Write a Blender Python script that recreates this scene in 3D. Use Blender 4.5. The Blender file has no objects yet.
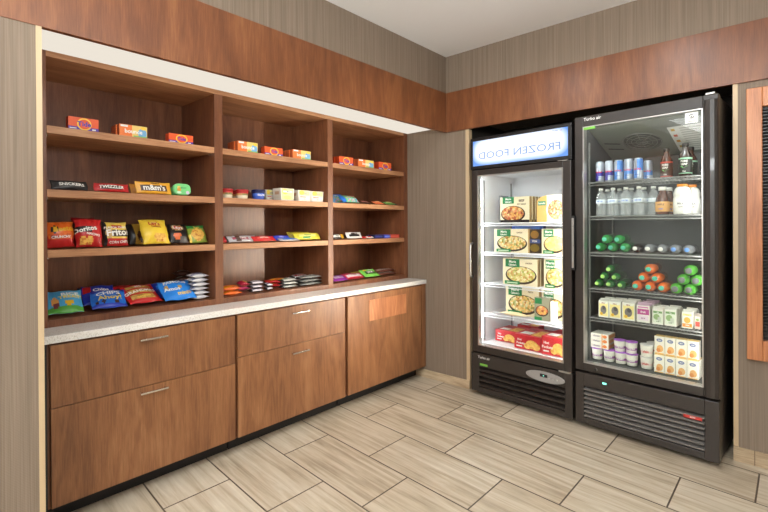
import bpy, math, random
from mathutils import Matrix, Vector
random.seed(7)
D = bpy.data
SC = bpy.context.scene
COL = SC.collection

# ------------------------------------------------------------------ camera
F_PX, YAW, PITCH, ROLL = 458.6, .7318, -.004, -.0056
CAM = Vector((2.33, -3.4377, 1.4149))
fw = Vector((-math.sin(YAW) * math.cos(PITCH), math.cos(YAW) * math.cos(PITCH), math.sin(PITCH)))
r0 = Vector((math.cos(YAW), math.sin(YAW), 0))
u0 = r0.cross(fw)
cr = math.cos(ROLL) * r0 + math.sin(ROLL) * u0
cu = -math.sin(ROLL) * r0 + math.cos(ROLL) * u0
cd = D.cameras.new('camera')
cam = D.objects.new('camera', cd)
COL.objects.link(cam)
cam.matrix_world = Matrix(((cr.x, cu.x, -fw.x, CAM.x), (cr.y, cu.y, -fw.y, CAM.y), (cr.z, cu.z, -fw.z, CAM.z), (0, 0, 0, 1)))
cd.sensor_width = 36
cd.lens = F_PX / 768 * 36
cd.shift_y = -27.9 / 768
cd.clip_start = .02
SC.camera = cam

# ------------------------------------------------------------------ world, lights, exposure
w = D.worlds.new('world')
SC.world = w
w.use_nodes = True
w.node_tree.nodes['Background'].inputs[0].default_value = (1, .95, .9, 1)
w.node_tree.nodes['Background'].inputs[1].default_value = .3
SC.view_settings.view_transform = 'Standard'
SC.view_settings.look = 'None'
SC.view_settings.exposure = 0
SC.view_settings.gamma = 1
SC.cycles.transparent_max_bounces = 24
SC.cycles.max_bounces = 8


def area(name, loc, sx, sy, power, col=(1, .95, .89), aim=(0, 0, -1), spread=math.pi):
    l = D.lights.new(name, 'AREA')
    l.shape = 'RECTANGLE'
    l.size = sx
    l.size_y = sy
    l.energy = power
    l.color = col
    l.spread = spread
    o = D.objects.new(name, l)
    COL.objects.link(o)
    o.location = loc
    o.rotation_euler = Vector(aim).to_track_quat('-Z', 'Y').to_euler()
    return o


WARM = (.95, 1, 1.02)
area('ceiling_panel_lamp', (2.4, -2.7, 2.90), 1.6, 1.4, 20, WARM)
area('rear_ceiling_panel_lamp', (1.4, -5.0, 2.90), 2.0, 1.4, 60, WARM)
area('ceiling_fill_light', (2.3, -2.9, 2.05), .5, .5, 60, WARM, aim=(-.25, .3, 1))  # unseen fill, added to brighten the visible ceiling
area('rear_ceiling_fill_light', (1.4, -5.4, 2.05), .8, .5, 90, WARM, aim=(0, .2, 1))  # second added fill, throws light up from behind the camera
area('freezer_strip_lamp', (1.072, -.072, 1.13), 1.3, .012, 10, (1, .86, .70), aim=(-.80, -.52, 0), spread=1.3).rotation_euler.rotate_axis('Z', math.pi / 2)
for nm, lc, en in (('rear_point_fill', (1.9, -5.6, 2.25), 45), ('rear_side_point_fill', (.8, -5.2, 2.2), 40)):  # added point fills out of view, light the ceiling directly
    l = D.lights.new(nm, 'POINT')
    l.energy = en
    l.color = WARM
    l.shadow_soft_size = .25
    o = D.objects.new(nm, l)
    COL.objects.link(o)
    o.location = lc
for nm, lc, en in (('downlight_lamp', (.75, -1.25, 2.91), 34), ('downlight_lamp', (1.65, -1.15, 2.91), 38)):
    l = D.lights.new(nm, 'SPOT')
    l.energy = en
    l.color = WARM
    l.spot_size = 2.3
    l.spot_blend = .7
    l.shadow_soft_size = .05
    o = D.objects.new(nm, l)
    COL.objects.link(o)
    o.location = lc
    o.rotation_euler = Vector((0, .35, -1)).to_track_quat('-Z', 'Y').to_euler()


# ------------------------------------------------------------------ measuring helpers
def hit(px, py, ax, val):
    d = fw + cr * ((px - 384) / F_PX) - cu * ((py - 228.1) / F_PX)
    return CAM + d * ((val - CAM[ax]) / d[ax])


XS = -.46                                     # front plane of the shelf unit
SL = .070
E_U = Vector((1, -SL, 0)).normalized()         # along the fridge fronts
N_F = Vector((-SL, -1, 0)).normalized()        # out of the fridge fronts
P0 = Vector((1.17, -.13, 0))
FM = Matrix(((E_U.x, -N_F.x, 0, P0.x), (E_U.y, -N_F.y, 0, P0.y), (0, 0, 1, 0), (0, 0, 0, 1)))


def SY(px, py, dep):
    return hit(px, py, 0, XS - dep).y


def SZ(px, py, dep):
    return hit(px, py, 0, XS - dep).z


def FU(px, py, dep):
    d = fw + cr * ((px - 384) / F_PX) - cu * ((py - 228.1) / F_PX)
    p = P0 - N_F * dep
    q = CAM + d * ((p - CAM).dot(N_F) / d.dot(N_F)) - P0
    return q.dot(E_U), q.z


# ------------------------------------------------------------------ materials
def s2l(c):
    c /= 255
    return c / 12.92 if c <= .04045 else ((c + .055) / 1.055) ** 2.4


def rgb(r, g, b):
    return (s2l(r), s2l(g), s2l(b), 1)


MATS = {}


def nodes(name):
    m = D.materials.new(name)
    m.use_nodes = True
    nt = m.node_tree
    return m, nt, nt.nodes['Principled BSDF']


def N(nt, t, **kw):
    n = nt.nodes.new(t)
    for k, v in kw.items():
        setattr(n, k, v)
    return n


def plain(name, c, rough=.5, metal=0, emit=0, bump=0, coat=0):
    if name in MATS:
        return MATS[name]
    m, nt, p = nodes(name)
    p.inputs['Base Color'].default_value = rgb(*c)
    p.inputs['Roughness'].default_value = rough
    p.inputs['Metallic'].default_value = metal
    p.inputs['Coat Weight'].default_value = coat
    if emit:
        p.inputs['Emission Color'].default_value = rgb(*c)
        p.inputs['Emission Strength'].default_value = emit
    # slight procedural mottling so that nothing is a dead flat colour
    tc = N(nt, 'ShaderNodeTexCoord')
    no = N(nt, 'ShaderNodeTexNoise')
    no.inputs['Scale'].default_value = 60
    nt.links.new(tc.outputs['Object'], no.inputs['Vector'])
    mx = N(nt, 'ShaderNodeMapRange')
    mx.inputs['To Min'].default_value = max(0, rough - .06)
    mx.inputs['To Max'].default_value = min(1, rough + .06)
    nt.links.new(no.outputs['Fac'], mx.inputs['Value'])
    nt.links.new(mx.outputs['Result'], p.inputs['Roughness'])
    if bump:
        b = N(nt, 'ShaderNodeBump')
        b.inputs['Strength'].default_value = bump
        b.inputs['Distance'].default_value = .002
        nt.links.new(no.outputs['Fac'], b.inputs['Height'])
        nt.links.new(b.outputs['Normal'], p.inputs['Normal'])
    MATS[name] = m
    return m


def ramp(nt, stops):
    r = N(nt, 'ShaderNodeValToRGB')
    el = r.color_ramp.elements
    while len(el) < len(stops):
        el.new(.5)
    for e, (pos, c) in zip(el, stops):
        e.position = pos
        e.color = c
    return r


def wood(name, dark, mid, light, axis='z', rough=.38, rnd=True, fine=1.0):
    m, nt, p = nodes(name)
    L = nt.links.new
    tc = N(nt, 'ShaderNodeTexCoord')
    oi = N(nt, 'ShaderNodeObjectInfo')
    mul = N(nt, 'ShaderNodeMath', operation='MULTIPLY')
    mul.inputs[1].default_value = 7.3
    L(oi.outputs['Random'], mul.inputs[0])
    add = N(nt, 'ShaderNodeVectorMath', operation='ADD')
    L(tc.outputs['Object'], add.inputs[0])
    L(mul.outputs[0], add.inputs[1])
    vec = add.outputs[0] if rnd else tc.outputs['Object']

    def mapped(a, l):
        mp = N(nt, 'ShaderNodeMapping')
        s = {'z': (a, a, l), 'y': (a, l, a), 'x': (l, a, a)}[axis]
        mp.inputs['Scale'].default_value = s
        L(vec, mp.inputs['Vector'])
        return mp.outputs[0]
    n1 = N(nt, 'ShaderNodeTexNoise')
    n1.inputs['Scale'].default_value = 1
    n1.inputs['Detail'].default_value = 4
    n1.inputs['Distortion'].default_value = .6
    L(mapped(5.2, .75), n1.inputs['Vector'])
    # rings: a sine of the stretched noise gives cathedral figure
    m1 = N(nt, 'ShaderNodeMath', operation='MULTIPLY')
    m1.inputs[1].default_value = 52
    L(n1.outputs['Fac'], m1.inputs[0])
    sn = N(nt, 'ShaderNodeMath', operation='SINE')
    L(m1.outputs[0], sn.inputs[0])
    n2 = N(nt, 'ShaderNodeTexNoise')
    n2.inputs['Scale'].default_value = 1
    n2.inputs['Detail'].default_value = 6
    n2.inputs['Roughness'].default_value = .7
    L(mapped(210 * fine, 9.0), n2.inputs['Vector'])
    a1 = N(nt, 'ShaderNodeMath', operation='MULTIPLY_ADD')
    a1.inputs[1].default_value = .042
    L(sn.outputs[0], a1.inputs[0])
    hf = N(nt, 'ShaderNodeMath', operation='MULTIPLY')
    hf.inputs[1].default_value = .6
    L(n2.outputs['Fac'], hf.inputs[0])
    L(hf.outputs[0], a1.inputs[2])
    n3 = N(nt, 'ShaderNodeTexNoise')
    n3.inputs['Scale'].default_value = 1
    n3.inputs['Detail'].default_value = 2
    n3.inputs['Distortion'].default_value = .8
    L(mapped(6.5, 1.3), n3.inputs['Vector'])
    a2 = N(nt, 'ShaderNodeMath', operation='MULTIPLY_ADD')
    a2.inputs[1].default_value = .55
    L(n3.outputs['Fac'], a2.inputs[0])
    L(a1.outputs[0], a2.inputs[2])
    r = ramp(nt, [(.40, dark), (.62, mid), (.86, light)])
    L(a2.outputs[0], r.inputs['Fac'])
    L(r.outputs['Color'], p.inputs['Base Color'])
    p.inputs['Roughness'].default_value = rough
    b = N(nt, 'ShaderNodeBump')
    b.inputs['Strength'].default_value = .08
    b.inputs['Distance'].default_value = .001
    L(n2.outputs['Fac'], b.inputs['Height'])
    L(b.outputs['Normal'], p.inputs['Normal'])
    return m


WOOD = wood('cherry_veneer', rgb(108, 68, 42), rgb(143, 95, 60), rgb(168, 120, 82))
WOOD_IN = wood('cherry_interior', rgb(98, 56, 36), rgb(126, 78, 50), rgb(150, 100, 68), fine=.8)
WOOD_H = wood('cherry_shelf_board', rgb(150, 100, 66), rgb(186, 134, 94), rgb(206, 158, 116), axis='y', rough=.5)
WOOD_F = wood('fascia_veneer', rgb(98, 55, 30), rgb(126, 75, 43), rgb(152, 100, 60))
CREAM = plain('cream_edge_trim', (200, 174, 138), .45)
WHITE = plain('ceiling_paint', (232, 231, 230), .9)
SOFFIT = plain('soffit_paint', (240, 234, 226), .8)


def wallpaper(name, dark, light, wv=210):
    m, nt, p = nodes(name)
    L = nt.links.new
    tc = N(nt, 'ShaderNodeTexCoord')
    mp = N(nt, 'ShaderNodeMapping')
    mp.inputs['Scale'].default_value = (wv, wv, 2.0)
    L(tc.outputs['Object'], mp.inputs['Vector'])
    n = N(nt, 'ShaderNodeTexNoise')
    n.inputs['Scale'].default_value = 1
    n.inputs['Detail'].default_value = 3
    L(mp.outputs[0], n.inputs['Vector'])
    mp2 = N(nt, 'ShaderNodeMapping')
    mp2.inputs['Scale'].default_value = (48, 48, .35)
    L(tc.outputs['Object'], mp2.inputs['Vector'])
    n2 = N(nt, 'ShaderNodeTexNoise')
    n2.inputs['Scale'].default_value = 1
    n2.inputs['Detail'].default_value = 2
    L(mp2.outputs[0], n2.inputs['Vector'])
    # fine woven herringbone ticks
    wv_ = N(nt, 'ShaderNodeTexWave', wave_type='BANDS', bands_direction='DIAGONAL')
    wv_.inputs['Scale'].default_value = 60
    wv_.inputs['Distortion'].default_value = 3
    L(tc.outputs['Object'], wv_.inputs['Vector'])
    a = N(nt, 'ShaderNodeMath', operation='MULTIPLY_ADD')
    a.inputs[1].default_value = .45
    L(n2.outputs['Fac'], a.inputs[0])
    L(n.outputs['Fac'], a.inputs[2])
    a2 = N(nt, 'ShaderNodeMath', operation='MULTIPLY_ADD')
    a2.inputs[1].default_value = .08
    L(wv_.outputs['Fac'], a2.inputs[0])
    L(a.outputs[0], a2.inputs[2])
    r = ramp(nt, [(.5, dark), (1.0, light)])
    L(a2.outputs[0], r.inputs['Fac'])
    L(r.outputs['Color'], p.inputs['Base Color'])
    p.inputs['Roughness'].default_value = .75
    return m


PAPER = wallpaper('linen_wallpaper', rgb(115, 99, 83), rgb(141, 124, 107))


def tile_material(name, shear):
    m, nt, p = nodes(name)
    L = nt.links.new
    tc = N(nt, 'ShaderNodeTexCoord')
    sx = N(nt, 'ShaderNodeSeparateXYZ')
    L(tc.outputs['Object'], sx.inputs[0])
    y = N(nt, 'ShaderNodeMath', operation='MULTIPLY_ADD')
    y.inputs[1].default_value = shear
    L(sx.outputs['X'], y.inputs[0])
    L(sx.outputs['Y'], y.inputs[2])

    def const(op, src, v):
        n = N(nt, 'ShaderNodeMath', operation=op)
        L(src, n.inputs[0])
        n.inputs[1].default_value = v
        return n.outputs[0]
    PY, PX = .3653, .737
    ry = const('DIVIDE', const('ADD', y.outputs[0], .2864 + PY * 40), PY)
    row = N(nt, 'ShaderNodeMath', operation='FLOOR')
    L(ry, row.inputs[0])
    par = const('MODULO', row.outputs[0], 2)      # row 39 (R0-R1) odd, row 38 even
    off = N(nt, 'ShaderNodeMath', operation='MULTIPLY_ADD')
    L(par, off.inputs[0])
    off.inputs[1].default_value = -.41
    L(sx.outputs['X'], off.inputs[2])
    rx = const('DIVIDE', const('ADD', off.outputs[0], .0368 + PX * 40), PX)
    colm = N(nt, 'ShaderNodeMath', operation='FLOOR')
    L(rx, colm.inputs[0])
    fx = N(nt, 'ShaderNodeMath', operation='FRACT')
    L(rx, fx.inputs[0])
    fy = N(nt, 'ShaderNodeMath', operation='FRACT')
    L(ry, fy.inputs[0])

    def edge(src, size, width):
        a = const('SUBTRACT', src, .5)
        b = N(nt, 'ShaderNodeMath', operation='ABSOLUTE')
        L(a, b.inputs[0])
        return const('GREATER_THAN', b.outputs[0], .5 - width / size)
    gx = edge(fx.outputs[0], PX, .0042)
    gy = edge(fy.outputs[0], PY, .0042)
    g = N(nt, 'ShaderNodeMath', operation='MAXIMUM')
    L(gx, g.inputs[0])
    L(gy, g.inputs[1])
    cid = N(nt, 'ShaderNodeCombineXYZ')
    L(colm.outputs[0], cid.inputs[0])
    L(row.outputs[0], cid.inputs[1])
    wn = N(nt, 'ShaderNodeTexWhiteNoise', noise_dimensions='2D')
    L(cid.outputs[0], wn.inputs['Vector'])
    # streaks along the tile
    base = N(nt, 'ShaderNodeCombineXYZ')
    L(sx.outputs['X'], base.inputs[0])
    L(y.outputs[0], base.inputs[1])
    L(const('MULTIPLY', wn.outputs['Value'], 37), base.inputs[2])
    mp = N(nt, 'ShaderNodeMapping')
    mp.inputs['Scale'].default_value = (1.5, 26, 1)
    L(base.outputs[0], mp.inputs['Vector'])
    n1 = N(nt, 'ShaderNodeTexNoise')
    n1.inputs['Scale'].default_value = 1
    n1.inputs['Detail'].default_value = 5
    n1.inputs['Roughness'].default_value = .62
    n1.inputs['Distortion'].default_value = .5
    L(mp.outputs[0], n1.inputs['Vector'])
    mp2 = N(nt, 'ShaderNodeMapping')
    mp2.inputs['Scale'].default_value = (3, 5, 1)
    L(base.outputs[0], mp2.inputs['Vector'])
    n2 = N(nt, 'ShaderNodeTexNoise')
    n2.inputs['Scale'].default_value = 1
    n2.inputs['Detail'].default_value = 3
    L(mp2.outputs[0], n2.inputs['Vector'])
    a = N(nt, 'ShaderNodeMath', operation='MULTIPLY_ADD')
    a.inputs[1].default_value = .35
    L(n2.outputs['Fac'], a.inputs[0])
    L(n1.outputs['Fac'], a.inputs[2])
    b = N(nt, 'ShaderNodeMath', operation='MULTIPLY_ADD')
    b.inputs[1].default_value = .12
    L(wn.outputs['Value'], b.inputs[0])
    L(a.outputs[0], b.inputs[2])
    r = ramp(nt, [(.48, rgb(146, 129, 107)), (.72, rgb(184, 168, 145)), (.98, rgb(206, 194, 174))])
    L(b.outputs[0], r.inputs['Fac'])
    mix = N(nt, 'ShaderNodeMix', data_type='RGBA')
    L(g.outputs[0], mix.inputs['Factor'])
    L(r.outputs['Color'], mix.inputs[6])
    mix.inputs[7].default_value = rgb(84, 70, 58)
    L(mix.outputs[2], p.inputs['Base Color'])
    p.inputs['Roughness'].default_value = .42
    bu = N(nt, 'ShaderNodeBump')
    bu.inputs['Strength'].default_value = .4
    bu.inputs['Distance'].default_value = .002
    bu.invert = True
    L(g.outputs[0], bu.inputs['Height'])
    L(bu.outputs['Normal'], p.inputs['Normal'])
    return m


TILE = tile_material('streaked_floor_tile', .0773)
BBTILE = wood('streaked_base_tile', rgb(160, 136, 108), rgb(196, 174, 143), rgb(216, 198, 170), axis='x', rough=.45)


def quartz():
    m, nt, p = nodes('white_quartz')
    L = nt.links.new
    tc = N(nt, 'ShaderNodeTexCoord')
    n = N(nt, 'ShaderNodeTexNoise')
    n.inputs['Scale'].default_value = 160
    n.inputs['Detail'].default_value = 3
    L(tc.outputs['Object'], n.inputs['Vector'])
    r = ramp(nt, [(.34, rgb(204, 197, 188)), (.44, rgb(228, 224, 218)), (.7, rgb(238, 235, 230))])
    L(n.outputs['Fac'], r.inputs['Fac'])
    L(r.outputs['Color'], p.inputs['Base Color'])
    p.inputs['Roughness'].default_value = .16
    return m


QUARTZ = quartz()
BLACK = plain('black_toe_kick', (26, 24, 23), .6)
DARK = plain('shaded_alcove_paint', (62, 57, 52), .85)  # the shade inside the alcove is put into this wall colour
CHROME = plain('brushed_nickel', (214, 210, 204), .25, 1)
FRIDGE = plain('dark_coated_steel', (48, 42, 38), .38, .0, coat=.15)
FRIDGE_D = plain('black_plastic', (22, 20, 20), .45)
LINER_W = plain('white_freezer_liner', (236, 238, 242), .4)
LINER_G = plain('grey_fridge_liner', (76, 78, 78), .5)
WIRE_W = plain('white_coated_wire', (232, 234, 238), .4)
WIRE_G = plain('grey_coated_wire', (142, 142, 140), .35, .4)
ALU = plain('aluminium_edge', (190, 188, 184), .3, .8)
PAPERW = plain('white_paper', (236, 234, 228), .7)
INK = plain('black_ink', (28, 26, 26), .6)
LOGO_W = plain('white_print', (238, 236, 232), .5)
GREEN_ST = plain('green_sticker', (120, 188, 74), .5)


def led(name, c, s):
    m = D.materials.new(name)
    m.use_nodes = True
    nt = m.node_tree
    nt.nodes.clear()
    o = N(nt, 'ShaderNodeOutputMaterial')
    e = N(nt, 'ShaderNodeEmission')
    e.inputs[0].default_value = c
    e.inputs[1].default_value = s
    nt.links.new(e.outputs[0], o.inputs[0])
    return m


LED_FREEZER = led('freezer_led_tube', (.95, .97, 1, 1), 26)
LED_STRONG = led('bright_freezer_led_tube', (1, .97, .93, 1), 60)
LED_FRIDGE = led('fridge_led_tube', (1, .98, .95, 1), 28)
LENS = led('light_panel_lens', (1, .915, .79, 1), .86)
LED_GREEN = led('green_indicator', (.3, 1, .8, 1), 2)


def glass(name, tint=(1, 1, 1, 1), ior=1.45, haze=0, gl_rough=.0):
    m = D.materials.new(name)
    m.use_nodes = True
    nt = m.node_tree
    nt.nodes.clear()
    L = nt.links.new
    o = N(nt, 'ShaderNodeOutputMaterial')
    t = N(nt, 'ShaderNodeBsdfTransparent')
    t.inputs[0].default_value = tint
    g = N(nt, 'ShaderNodeBsdfGlossy')
    g.inputs['Roughness'].default_value = gl_rough
    f = N(nt, 'ShaderNodeFresnel')
    f.inputs['IOR'].default_value = ior
    mx = N(nt, 'ShaderNodeMixShader')
    ge = N(nt, 'ShaderNodeNewGeometry')
    inv = N(nt, 'ShaderNodeMath', operation='SUBTRACT')      # reflect at the outer faces only
    inv.inputs[0].default_value = 1
    L(ge.outputs['Backfacing'], inv.inputs[1])
    fm = N(nt, 'ShaderNodeMath', operation='MULTIPLY')
    L(f.outputs[0], fm.inputs[0])
    L(inv.outputs[0], fm.inputs[1])
    L(fm.outputs[0], mx.inputs[0])
    L(t.outputs[0], mx.inputs[1])
    L(g.outputs[0], mx.inputs[2])
    last = mx.outputs[0]
    if haze:
        d = N(nt, 'ShaderNodeBsdfDiffuse')
        d.inputs[0].default_value = (.9, .92, .93, 1)
        m2 = N(nt, 'ShaderNodeMixShader')
        m2.inputs[0].default_value = haze
        L(last, m2.inputs[1])
        L(d.outputs[0], m2.inputs[2])
        last = m2.outputs[0]
    L(last, o.inputs[0])
    return m


PANE = glass('door_glass', (.97, .98, .97, 1), 1.42)
PANE_R = glass('cooler_door_glass', (.95, .97, .95, 1), 1.55)
PET = glass('clear_bottle_plastic', (.94, .96, .97, 1), 1.4, .22, .1)


def sign_material():
    m = D.materials.new('backlit_blue_sign')
    m.use_nodes = True
    nt = m.node_tree
    nt.nodes.clear()
    L = nt.links.new
    o = N(nt, 'ShaderNodeOutputMaterial')
    e = N(nt, 'ShaderNodeEmission')
    tc = N(nt, 'ShaderNodeTexCoord')
    mp = N(nt, 'ShaderNodeMapping')
    mp.inputs['Location'].default_value = (-.5, -.5, -.56)
    L(tc.outputs['Generated'], mp.inputs['Vector'])
    sx = N(nt, 'ShaderNodeSeparateXYZ')
    L(mp.outputs[0], sx.inputs[0])

    def pw(src, s, pwr):
        a = N(nt, 'ShaderNodeMath', operation='ABSOLUTE')
        L(src, a.inputs[0])
        b = N(nt, 'ShaderNodeMath', operation='MULTIPLY')
        b.inputs[1].default_value = s
        L(a.outputs[0], b.inputs[0])
        c = N(nt, 'ShaderNodeMath', operation='POWER')
        c.inputs[1].default_value = pwr
        L(b.outputs[0], c.inputs[0])
        return c.outputs[0]
    s = N(nt, 'ShaderNodeMath', operation='ADD')
    L(pw(sx.outputs['X'], 1.95, 8), s.inputs[0])
    L(pw(sx.outputs['Z'], 1.75, 2.6), s.inputs[1])
    r = ramp(nt, [(.3, (1, 1, 1, 1)), (.62, rgb(196, 218, 250)), (1, rgb(112, 158, 232))])
    L(s.outputs[0], r.inputs['Fac'])
    L(r.outputs['Color'], e.inputs[0])
    e.inputs[1].default_value = 1.25
    L(e.outputs[0], o.inputs[0])
    return m


SIGN = sign_material()
SIGN_TXT = led('sign_lettering', rgb(150, 182, 236), 1.0)
SIGN_RED = led('sign_maker_red', rgb(214, 130, 150), 1.0)


def C(r, g, b, rough=.45, metal=0):
    return plain('print_%d_%d_%d' % (r, g, b) + ('_foil' if metal else ''), (r, g, b), rough, metal)


def speckled(name, cols, scale=40, rough=.5):
    """printed food photograph: blotches of a few colours"""
    if name in MATS:
        return MATS[name]
    m, nt, p = nodes(name)
    tc = N(nt, 'ShaderNodeTexCoord')
    v = N(nt, 'ShaderNodeTexVoronoi')
    v.inputs['Scale'].default_value = scale
    nt.links.new(tc.outputs['Object'], v.inputs['Vector'])
    sx = N(nt, 'ShaderNodeSeparateColor')
    nt.links.new(v.outputs['Color'], sx.inputs[0])
    r = ramp(nt, [(i / max(1, len(cols) - 1), rgb(*c)) for i, c in enumerate(cols)])
    nt.links.new(sx.outputs[0], r.inputs['Fac'])
    nt.links.new(r.outputs['Color'], p.inputs['Base Color'])
    p.inputs['Roughness'].default_value = rough
    MATS[name] = m
    return m


# ------------------------------------------------------------------ mesh builder
def fit_bay(y0, y1, m=.011):
    for a, b in BAYS:
        if a - .05 < (y0 + y1) / 2 < b + .05:
            d = min(0, b - m - y1) or max(0, a + m - y0)
            return y0 + d, y1 + d
    return y0, y1


class MB:
    def __init__(s):
        s.v, s.f, s.m, s.sm, s.mats = [], [], [], [], []

    def mi(s, mat):
        if mat not in s.mats:
            s.mats.append(mat)
        return s.mats.index(mat)

    def add(s, vs, fs, mat, M=None, smooth=False):
        b = len(s.v)
        if M is not None:
            vs = [M @ Vector(p) for p in vs]
        s.v += [tuple(p) for p in vs]
        i = s.mi(mat)
        for f in fs:
            s.f.append([b + k for k in f])
            s.m.append(i)
            s.sm.append(smooth)
        return s

    def box(s, x0, x1, y0, y1, z0, z1, mat, M=None):
        vs = [(x, y, z) for x in (x0, x1) for y in (y0, y1) for z in (z0, z1)]
        fs = [(0, 1, 3, 2), (4, 6, 7, 5), (0, 4, 5, 1), (2, 3, 7, 6), (0, 2, 6, 4), (1, 5, 7, 3)]
        return s.add(vs, fs, mat, M)

    def quad(s, pts, mat, M=None):
        return s.add(pts, [tuple(range(len(pts)))], mat, M)

    def prism(s, prof, y0, y1, mat, axis='y', M=None, smooth=False):
        n = len(prof)
        if axis == 'y':
            vs = [(a, y0, b) for a, b in prof] + [(a, y1, b) for a, b in prof]
        elif axis == 'x':
            vs = [(y0, a, b) for a, b in prof] + [(y1, a, b) for a, b in prof]
        else:
            vs = [(a, b, y0) for a, b in prof] + [(a, b, y1) for a, b in prof]
        fs = [(i, (i + 1) % n, n + (i + 1) % n, n + i) for i in range(n)] + [tuple(range(n))[::-1], tuple(range(n, 2 * n))]
        return s.add(vs, fs, mat, M, smooth)

    def lathe(s, prof, seg=20, M=None, smooth=True):
        """prof: (radius, z, material); the material colours the band that ends at that point"""
        b = len(s.v)
        for r, z, _ in prof:
            for k in range(seg):
                a = 2 * math.pi * k / seg
                p = Vector((r * math.cos(a), r * math.sin(a), z))
                s.v.append(tuple(M @ p if M is not None else p))
        for j in range(1, len(prof)):
            i = s.mi(prof[j][2])
            for k in range(seg):
                k2 = (k + 1) % seg
                s.f.append([b + (j - 1) * seg + k, b + (j - 1) * seg + k2, b + j * seg + k2, b + j * seg + k])
                s.m.append(i)
                s.sm.append(smooth)
        for j, rev in ((0, True), (len(prof) - 1, False)):
            if prof[j][0] > 1e-4:
                f = [b + j * seg + k for k in range(seg)]
                s.f.append(f[::-1] if rev else f)
                s.m.append(s.mi(prof[j][2]))
                s.sm.append(False)
        return s

    def tube(s, pts, r, mat, seg=8, closed=False):
        pts = [Vector(p) for p in pts]
        n = len(pts)
        b = len(s.v)
        up = Vector((.31, .17, .93))
        for i, p in enumerate(pts):
            a = pts[(i - 1) % n] if (i or closed) else p
            c = pts[(i + 1) % n] if (i < n - 1 or closed) else p
            t = (c - a).normalized()
            e1 = t.cross(up).normalized()
            e2 = t.cross(e1)
            for k in range(seg):
                q = 2 * math.pi * k / seg
                s.v.append(tuple(p + e1 * (r * math.cos(q)) + e2 * (r * math.sin(q))))
        i = s.mi(mat)
        for j in range(n if closed else n - 1):
            for k in range(seg):
                k2, j2 = (k + 1) % seg, (j + 1) % n
                s.f.append([b + j * seg + k, b + j * seg + k2, b + j2 * seg + k2, b + j2 * seg + k])
                s.m.append(i)
                s.sm.append(True)
        if not closed:
            s.f.append([b + k for k in range(seg)][::-1])
            s.f.append([b + (n - 1) * seg + k for k in range(seg)])
            s.m += [i, i]
            s.sm += [False, False]
        return s

    def text(s, body, size, fn, mat, bold=.012, mirror=False, stretch=1.0):
        """lettering; fn maps the centred 2D point to 3D"""
        vs, fs = text_mesh(body, bold)
        k = -1 if mirror else 1
        return s.add([fn(x * size * k * stretch, y * size) for x, y in vs], [f[::-1] for f in fs] if mirror else fs, mat)

    def build(s, name, parent=None, M=None, bevel=0):
        me = D.meshes.new(name)
        me.from_pydata(s.v, [], s.f)
        for m in s.mats:
            me.materials.append(m)
        me.polygons.foreach_set('material_index', s.m)
        me.polygons.foreach_set('use_smooth', s.sm)
        me.update()
        o = D.objects.new(name, me)
        COL.objects.link(o)
        if parent:
            o.parent = parent
        if M is not None:
            o.matrix_world = M
        if bevel:
            b = o.modifiers.new('Bevel', 'BEVEL')
            b.width = bevel
            b.segments = 2
            b.limit_method = 'ANGLE'
        return o


TXT = {}


def text_mesh(body, bold):
    if (body, bold) in TXT:
        return TXT[body, bold]
    c = D.curves.new('t', 'FONT')
    c.body = body
    c.align_x = 'CENTER'
    c.align_y = 'CENTER'
    c.resolution_u = 2
    c.offset = bold
    o = D.objects.new('t', c)
    COL.objects.link(o)
    dg = bpy.context.evaluated_depsgraph_get()
    me = D.meshes.new_from_object(o.evaluated_get(dg))
    r = ([(v.co.x, v.co.y) for v in me.vertices], [tuple(p.vertices) for p in me.polygons])
    D.objects.remove(o)
    D.curves.remove(c)
    D.meshes.remove(me)
    TXT[body, bold] = r
    return r


def tag(o, label, cat, group=None):
    o['label'] = label
    o['category'] = cat
    if group:
        o['group'] = group
    return o


def struct(o):
    o['kind'] = 'structure'
    return o


def thing(name, label, cat, M=None, group=None):
    o = D.objects.new(name, None)
    COL.objects.link(o)
    o.empty_display_size = .05
    if M is not None:
        o.matrix_world = M
    return tag(o, label, cat, group)


def copy_tree(o, M, label, group=None):
    r = o.copy()
    COL.objects.link(r)
    r.matrix_world = M
    r['label'] = label
    if group:
        r['group'] = group
    for ch in list(o.children):
        c = ch.copy()
        COL.objects.link(c)
        c.parent = r
        for g in list(ch.children):
            d = g.copy()
            COL.objects.link(d)
            d.parent = c
    return r


# ------------------------------------------------------------------ setting
ZFB, ZFT, ZC, ZSO = 2.252, 2.603, 2.928, 2.310
YL, YR = -2.965, .015                        # ends of the built-in niche
RX, RY = 4.6, -6.8                           # far walls behind the camera
struct(MB().box(-1.0, RX, RY, .9, -.06, 0, TILE).build('floor'))
struct(MB().box(-1.0, RX, RY, .9, ZC, ZC + .06, WHITE).build('ceiling'))
m = MB()
m.box(-1.0, -.006, RY, YL - .003, ZFB + .02, ZC, PAPER)
m.box(-1.0, -.006, YL - .003, .9, ZSO + .012, ZC, PAPER)
m.box(-1.0, -.945, -3.12, .9, 0, ZSO + .012, PAPER)
m.box(-1.0, -.004, -3.114, YL - .003, 0, ZFB + .02, PAPER)
m.box(-1.0, -.02, RY, -3.14, 0, ZFB + .02, plain('pale_room_paint', (206, 203, 198), .8))
struct(m.build('wall_left'))
m = MB()
m.box(-.94, .191, YR, .06, 0, ZFB + .1, PAPER)                        # between niche and alcove
m.box(2.073, RX, YR, .06, 0, ZFB + .1, PAPER)                         # right of alcove
m.box(-.94, RX, .006, .9, ZFB + .1, ZC, PAPER)                        # above the back fascia
struct(m.build('wall_back'))
m = MB()
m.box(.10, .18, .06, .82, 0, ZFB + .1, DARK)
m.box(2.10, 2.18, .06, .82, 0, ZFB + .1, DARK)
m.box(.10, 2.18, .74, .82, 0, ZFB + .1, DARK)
struct(m.build('wall_alcove'))
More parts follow.
